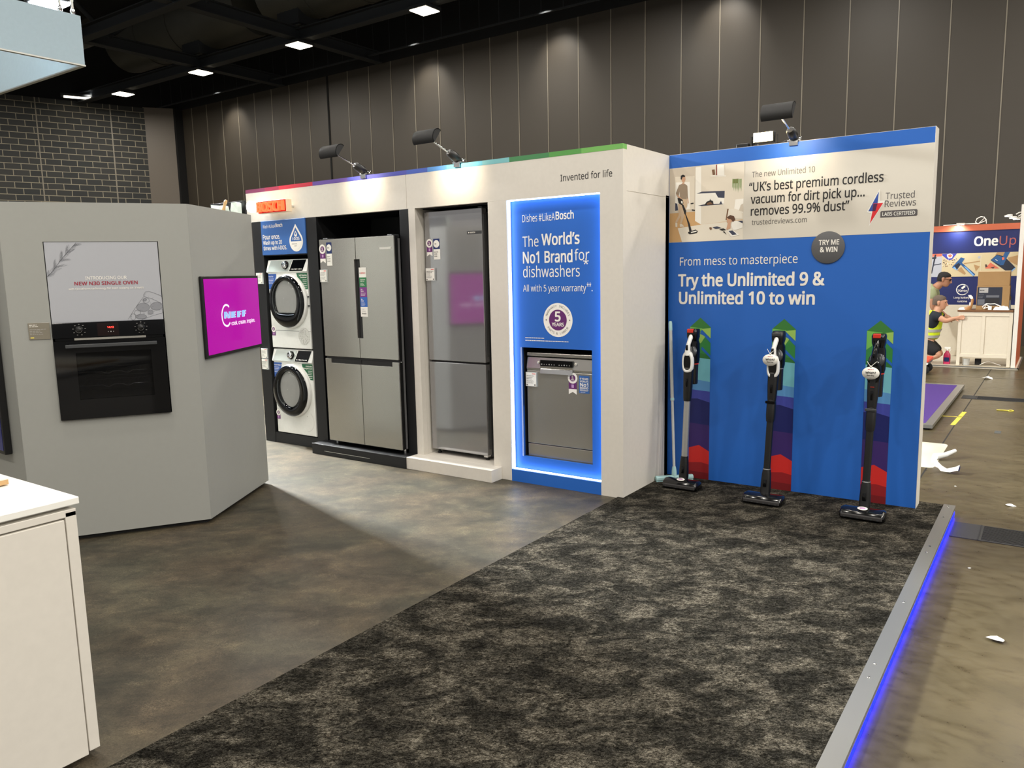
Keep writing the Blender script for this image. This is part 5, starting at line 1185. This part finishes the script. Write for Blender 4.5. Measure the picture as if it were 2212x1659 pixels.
def hand(nd,ed,wrist,tip_dir,side,pref):
    """palm and five fingers continuing from a wrist node"""
    w=Vector(nd[wrist][0]); d=Vector(tip_dir).normalized(); s_=Vector(side).normalized(); dn=d.cross(s_)
    nd[pref+'palm']=(tuple(w+d*.06),.026); ed.append((wrist,pref+'palm'))
    for i,(off,ln) in enumerate(((-.03,.07),(-.01,.082),(.01,.078),(.03,.06))):
        k=w+d*.1+s_*off; nd[pref+'k%d'%i]=(tuple(k),.0095); nd[pref+'m%d'%i]=(tuple(k+d*ln*.5+dn*.008),.0085); nd[pref+'t%d'%i]=(tuple(k+d*ln*.9+dn*.028),.0075)
        ed += [(pref+'palm',pref+'k%d'%i),(pref+'k%d'%i,pref+'m%d'%i),(pref+'m%d'%i,pref+'t%d'%i)]
    k=w+d*.045-s_*.038; nd[pref+'th0']=(tuple(k),.011); nd[pref+'th1']=(tuple(k+d*.045-s_*.02+dn*.012),.009)
    ed += [(pref+'palm',pref+'th0'),(pref+'th0',pref+'th1')]
HEAD=[(-.118,.045,.018,.02),(-.106,.042,.045,.036),(-.08,.03,.068,.05),(-.045,.014,.087,.062),(0,.003,.098,.073),(.04,-.004,.1,.077),(.08,-.008,.088,.07),(.105,-.008,.06,.05),(.119,-.008,.02,.02)]
def head_parts(c,pitch,body_nodes,body_edges,root,m,parent,hair_m,hair_low,name):
    """skin grown body joined with a modelled head into one continuous surface, plus hair and eyes"""
    T=Matrix.Translation(c)@Matrix.Rotation(pitch,4,'Y')
    o=skin('tmp',body_nodes,body_edges,root,m); dg=bpy.context.evaluated_depsgraph_get(); dg.update()
    me=bpy.data.meshes.new_from_object(o.evaluated_get(dg)); mb=MB()
    mb.add([v.co.copy() for v in me.vertices],[list(p.vertices) for p in me.polygons],0,True)
    bpy.data.objects.remove(o); bpy.data.meshes.remove(me)
    mb.M=T; mb.loft([(cx,0,z,rx,ry,2.2) for z,cx,rx,ry in HEAD],24)
    mb.tube([(.092,0,.03),(.108,0,-.005),(.122,0,-.03),(.1,0,-.042)],[.009,.013,.017,.012],10)          # nose
    mb.tube([(.086,-.05,.034),(.1,-.02,.04),(.1,.02,.04),(.086,.05,.034)],.011,8)                        # brow
    mb.tube([(.082,-.026,-.066),(.094,0,-.066),(.082,.026,-.066)],.009,8)                                # lips
    for q in (-1,1): mb.loft([(-.005,.076*q,-.04,.012,.008),(-.01,.082*q,-.01,.02,.009),(-.012,.084*q,.02,.022,.009),(-.01,.08*q,.032,.012,.006)],12)
    mb.M=None
    b=mb.build('body',m,parent)
    q=b.modifiers.new('join','REMESH'); q.mode='VOXEL'; q.voxel_size=.0065; q.use_smooth_shade=True
    q=b.modifiers.new('soft','SMOOTH'); q.factor=.5; q.iterations=3
    h=MB(); h.M=T
    secs=[(-.045,-.042,.062,.06)] if hair_low else []
    secs+=[(-.02,-.036,.072,.072),(.02,-.026,.086,.081),(.05,-.014,.098,.083),(.085,-.008,.097,.077),(.112,-.008,.07,.056),(.128,-.01,.028,.025)]
    h.loft([(cx,0,z,rx,ry,2.2) for z,cx,rx,ry in secs],28).build(name,hair_m,parent)
    for dy in (-1,1):
        e=MB(); e.M=T; e.lathe([(0,-.008),(.008,-.005),(.01,0),(.008,.005),(0,.008)],(.09,.032*dy,.014),(1,0,0),12).build('eye',ink_dark,parent)
    return T
# kneeling worker in a hi-vis vest, in profile, reaching for the sideboard
py=9.93
t=thing('person','kneeling person in a yellow hi-vis vest reaching towards the cream sideboard','person',(.70,py,PZ))
L3=lambda x,z,dy=0:(x-.70,dy,z-HF)
nd={'pel':(L3(.70,.27),.13),'spine':(L3(.72,.45),.125),'chest':(L3(.79,.66),.145),'neck0':(L3(.825,.79),.075),'neck':(L3(.845,.85),.068),'nape':(L3(.85,.92),.064)}
ed=[('pel','spine'),('spine','chest'),('chest','neck0'),('neck0','neck'),('neck','nape')]
for sd,dy in (('L',-1),('R',1)):
    nd['sh'+sd]=(L3(.84,.765,.17*dy),.068); nd['el'+sd]=(L3(.99,.665,.2*dy),.046); nd['wr'+sd]=(L3(1.16 if dy>0 else 1.09,.715,.15*dy),.03)
    ed+=[('chest','sh'+sd),('sh'+sd,'el'+sd),('el'+sd,'wr'+sd)]
    hand(nd,ed,'wr'+sd,(1,.1*-dy,.12),(0,0,1),'h'+sd)
    nd['hip'+sd]=(L3(.71,.25,.1*dy),.1); nd['kn'+sd]=(L3(.93,.085,.13*dy),.065); nd['an'+sd]=(L3(.56,.0,.12*dy),.042); nd['ft'+sd]=(L3(.49,-.02,.12*dy),.036)
    ed+=[('pel','hip'+sd),('hip'+sd,'kn'+sd),('kn'+sd,'an'+sd),('an'+sd,'ft'+sd)]
head_parts(L3(.865,.965),R(6),dict(nd),list(ed),'pel',skin_m,t,mat('grey_brown_hair',(104,90,78),.9,noise=.2),True,'cropped_hair')
def sub_nodes(keys,grow,root,name,m,pairs,edit={}):
    n2={}
    for k in keys:
        p,r=nd[k] if k not in edit else edit[k]
        r=(r,r) if not isinstance(r,tuple) else r; n2[k]=(p,(r[0]+grow,r[1]+grow))
    return skin(name,n2,pairs,root,m,t)
navy_cloth=mat('dark_navy_cloth',(22,30,40),.8); hiv=mat('hi_vis_yellow',(214,236,40),.7); refl=mat('grey_reflective_band',(168,168,162),.4); shorts=mat('black_work_trousers',(20,20,24),.8)
mid=lambda a,b_,f:tuple(Vector(nd[a][0]).lerp(Vector(nd[b_][0]),f))
e_={'slL':(mid('shL','elL',.6),.055),'slR':(mid('shR','elR',.6),.055)}; nd.update(e_)
sub_nodes(['spine','chest','shL','shR','slL','slR','neck0'],.02,'chest','dark_shirt',navy_cloth,[('spine','chest'),('chest','shL'),('chest','shR'),('shL','slL'),('shR','slR'),('chest','neck0')])
vest={'v0':(L3(.70,.33),.185),'v1':(L3(.73,.50),.165),'v2':(L3(.785,.67),.19),'v3':(L3(.82,.775),.12),'vl':(L3(.825,.755,-.12),.1),'vr':(L3(.825,.755,.12),.1)}; nd.update(vest)
sub_nodes(list(vest),.018,'v2','hi_vis_vest',hiv,[('v0','v1'),('v1','v2'),('v2','v3'),('v2','vl'),('v2','vr')])
def band(name,pts,r,m,parent): return MB().tube(pts,r,16,0).build(name,m,parent)
def torso_ring(x,z,rx,ry,hh,name,m):
    mb=MB(); mb.loft([(x-.70-.02,0,z-HF-hh/2,rx,ry),(x-.70,0,z-HF+hh/2,rx,ry)],26,0,2.3,False); return mb.build(name,m,t)
torso_ring(.745,.50,.178,.178,.05,'reflective_band',refl); torso_ring(.722,.40,.176,.176,.05,'reflective_band',refl)
nd['thL']=(mid('hipL','knL',.85),.08); nd['thR']=(mid('hipR','knR',.85),.08); nd['wa']=(L3(.70,.37),.165)
sub_nodes(['wa','pel','hipL','hipR','thL','thR'],.02,'pel','trousers',shorts,[('wa','pel'),('pel','hipL'),('pel','hipR'),('hipL','thL'),('hipR','thR')])
for dy in (-1,1): MB().loft([(-.26,.12*dy,.008,.075,.045),(-.25,.12*dy,.05,.07,.044),(-.2,.12*dy,.08,.05,.042)],16).build('boot',black_mt,t)
# bending worker behind
py=10.35
t=thing('person','person with dark hair and sunglasses bending forward behind the kneeling worker','person',(.42,py,PZ))
L3=lambda x,z,dy=0:(x-.42,dy,z-HF)
nd={'pel':(L3(.38,.86),.13),'spine':(L3(.5,1.0),.12),'chest':(L3(.64,1.13),.14),'neck0':(L3(.74,1.20),.078),'neck':(L3(.785,1.245),.068),'nape':(L3(.83,1.295),.064)}
ed=[('pel','spine'),('spine','chest'),('chest','neck0'),('neck0','neck'),('neck','nape')]
for sd,dy in (('L',-1),('R',1)):
    nd['sh'+sd]=(L3(.7,1.14,.18*dy),.068); nd['el'+sd]=(L3(.74,.86,.22*dy),.044); nd['wr'+sd]=(L3(.9,.72,.17*dy),.03)
    ed+=[('chest','sh'+sd),('sh'+sd,'el'+sd),('el'+sd,'wr'+sd)]; hand(nd,ed,'wr'+sd,(1,0,-.5),(0,dy,0),'h'+sd)
    nd['hip'+sd]=(L3(.38,.8,.1*dy),.1); nd['kn'+sd]=(L3(.45,.45,.11*dy),.062); nd['an'+sd]=(L3(.36,.07,.12*dy),.042); nd['ft'+sd]=(L3(.5,.015,.13*dy),.036)
    ed+=[('pel','hip'+sd),('hip'+sd,'kn'+sd),('kn'+sd,'an'+sd),('an'+sd,'ft'+sd)]
T2=head_parts(L3(.865,1.345),R(14),dict(nd),list(ed),'pel',skin_m2,t,mat('dark_hair',(30,26,24),.8,noise=.2),True,'dark_hair')
mid=lambda a,b_,f:tuple(Vector(nd[a][0]).lerp(Vector(nd[b_][0]),f))
nd['slL']=(mid('shL','elL',.6),.055); nd['slR']=(mid('shR','elR',.6),.055)
sub_nodes(['pel','spine','chest','shL','shR','slL','slR','neck0'],.03,'chest','green_shirt',mat('olive_tee',(150,158,120),.8),[('pel','spine'),('spine','chest'),('chest','shL'),('chest','shR'),('shL','slL'),('shR','slR'),('chest','neck0')])
nd['v0']=(L3(.42,.92),.17); nd['v1']=(L3(.58,1.08),.185)
sub_nodes(['v0','v1'],.02,'v1','hi_vis_vest',hiv,[('v0','v1')])
nd['anL2']=(mid('knL','anL',.85),.055); nd['anR2']=(mid('knR','anR',.85),.055)
sub_nodes(['pel','hipL','hipR','knL','knR','anL2','anR2'],.018,'pel','trousers',shorts,[('pel','hipL'),('pel','hipR'),('hipL','knL'),('hipR','knR'),('knL','anL2'),('knR','anR2')])
g=MB(); g.M=T2; g.box(.098,.108,-.062,-.006,-.006,.03).box(.098,.108,.006,.062,-.006,.03).box(.1,.106,-.008,.008,.014,.022).box(-.01,.1,-.083,-.078,.012,.02).box(-.01,.1,.078,.083,.012,.02).build('sunglasses',black_gloss,t,bevel=.002)
for dy in (-1,1): MB().loft([(.04,.125*dy,.004,.13,.05,2.6),(.03,.125*dy,.05,.12,.048,2.6),(-.04,.125*dy,.09,.055,.046)],16).build('boot',black_mt,t)

# equipment trolley in front of the kneeling worker
t=thing('platform_trolley','low orange topped trolley with black wheels beside the kneeling worker','trolley',(.55,8.75,HF))
MB().box(-.45,.37,-.28,.28,.2,.245).build('orange_deck',mat('trolley_orange',(214,72,50),.5),t,bevel=.012); MB().box(-.44,.36,-.27,.27,.165,.2).build('under_frame',dark_grey,t)
for cx_ in (-.34,.3):
    for cy_ in (-.2,.2):
        o=MB().lathe([(.03,-.022),(.07,-.02),(.075,-.01),(.075,.01),(.07,.02),(.03,.022)],(cx_,cy_,.075),(0,1,0),22).build('wheel',rubber,t)
        MB().box(cx_-.02,cx_+.02,cy_-.034,cy_-.026,.07,.17).box(cx_-.02,cx_+.02,cy_+.026,cy_+.034,.07,.17).box(cx_-.03,cx_+.03,cy_-.034,cy_+.034,.15,.165).build('castor_fork',chrome,o)
MB().box(.29,.36,-.285,-.279,.165,.195).build('white_label',ink_white,t)

# ------------------------------------------------------------------ aisle floor
t=thing('purple_platform','low platform covered in purple carpet behind the blue vacuum wall','platform',(0,0,HF))
MB().box(-2.5,1.44,4.07,7.15,0,.052).build('purple_carpet',mat('purple_carpet',(62,28,112),.95,noise=.12,scale=120,bump=.3),t)
MB().box(-2.5,1.517,3.985,4.07,.02,.056).box(1.44,1.517,4.07,7.15,.02,.056).box(-2.5,1.517,7.15,7.23,.02,.056).build('edge_trim',alu,t); MB().box(-2.4,1.48,4.02,7.2,0,.02).build('base',black_mt,t)
grate_m=mat('rubber_duct_cover',(44,44,44),.6,noise=.2,scale=40)
def grate(x0,x1,y0,y1,label):
    t=thing('floor_duct_cover',label,'floor cover',(0,0,HF))
    MB().box(x0,x1,y0,y1,0,.004).build('plate',grate_m,t)
    mb=MB(); yy=y0+.02
    while yy<y1-.02: mb.box(x0+.17,x1-.02,yy,yy+.009,.004,.0065); yy+=.022
    mb.box(x0+.15,x0+.158,y0,y1,.004,.0055)
    mb.build('tread_ribs',black_mt,t)
grate(2.03,3.3,.49,.82,'black floor duct cover crossing the aisle beside the platform corner')
grate(1.56,3.3,6.34,6.62,'dark floor duct cover crossing the aisle beside the purple platform')
struct(MB().box(1.672,1.684,.975,9.7,HF,HF+.0008).box(1.3,3.4,8.55,8.56,HF,HF+.0008),'trim_50',black_mt)
def tape(name,x,y,l,w_,rz,m,label,cat='tape'):
    o=MB().box(-l/2,l/2,-w_/2,w_/2,0,.0015).build(name,m); o.location=(x,y,HF); o.rotation_euler=(0,0,R(rz)); return tag(o,label,cat)
yel=mat('yellow_tape',(206,190,70),.6,noise=.25,scale=30); 
tape('floor_tape',1.675,4.85,.9,.045,88,yel,'worn yellow tape mark along the floor joint by the purple platform'); tape('floor_tape',1.6,4.93,.2,.03,10,yel,'short yellow tape mark crossing the longer one')
tape('floor_tape',2.08,4.2,.055,.14,0,mat('dark_tape',(70,72,70),.6),'small dark square of tape on the aisle floor')
t=thing('cable_tie','yellow looped cable tie lying on the aisle floor','cable tie',(2.1,5.57,HF+.006))
MB().tube([(-.11,0,0),(-.03,.02,0),(.01,.02,0)],.006,6).tube([(.03+.025*math.cos(R(a)),.02+.04*math.sin(R(a)),0) for a in range(180,541,30)],.006,6).build('tie_strip',yel,t)
crumple('plastic_sheet',1.15,1.73,2.3,3.36,HF,.045,mat('cream_film',(206,202,184),.3),'big sheet of milky plastic film lying on the floor behind the blue wall','plastic sheet',21,9,9,jit=.22)
tag(MB().tube([(1.70,2.62,HF+.03),(1.77,2.72,HF+.035),(1.83,2.86,HF+.05)],[.03,.022,.016],8).build('film_tail',film),'twisted tail of plastic film beside the plastic sheet','plastic film')
mb=MB(); vs=[]
prof=[(0,.075),(.03,.05),(.05,.025),(.085,.012),(.12,.02),(.15,.035),(.175,.05),(.182,.03)]
for q,(a_,b__) in enumerate(prof): vs+=[(a_,-.05+.02*(q%2),b__*.7+.004),(a_,.08-.02*(q%2),b__+.008)]
mb.add(vs,[(2*i,2*i+1,2*i+3,2*i+2) for i in range(len(prof)-1)],0).add(vs,[(12,13,15,14)],1)
o=mb.build('wrapper',[paper,navy]); o.location=(1.745,2.2,HF); tag(o,'crumpled white wrapper with a dark end on the aisle floor','wrapper')
def scrap(x,y,s_,label,seed):
    rd=random.Random(seed); mb=MB(); vs=[(0,0,s_*.5)]
    for i in range(7): a=2*PI*i/7; vs.append((s_*rd.uniform(.5,1.2)*math.cos(a),s_*rd.uniform(.4,.9)*math.sin(a),s_*rd.uniform(0,.35)+.001))
    mb.add(vs,[(0,1+i,1+(i+1)%7) for i in range(7)]); o=mb.build('paper_scrap',paper); o.location=(x,y,HF); return tag(o,label,'litter','paper scraps on the aisle floor')
scrap(1.716,8.41,.09,'white crumpled paper scrap in front of the cream sideboard',1)
scrap(2.31,1.41,.035,'white paper scrap on the aisle just behind the nearer floor duct cover',2)
scrap(2.37,-.96,.045,'white paper scrap nearest the viewer on the aisle floor',3)
scrap(1.94,1.77,.014,'tiny white scrap on the aisle beyond the platform corner, short of the wrapper',4)
scrap(2.185,-.05,.01,'tiny white scrap on the aisle midway along the blue glow strip',5)
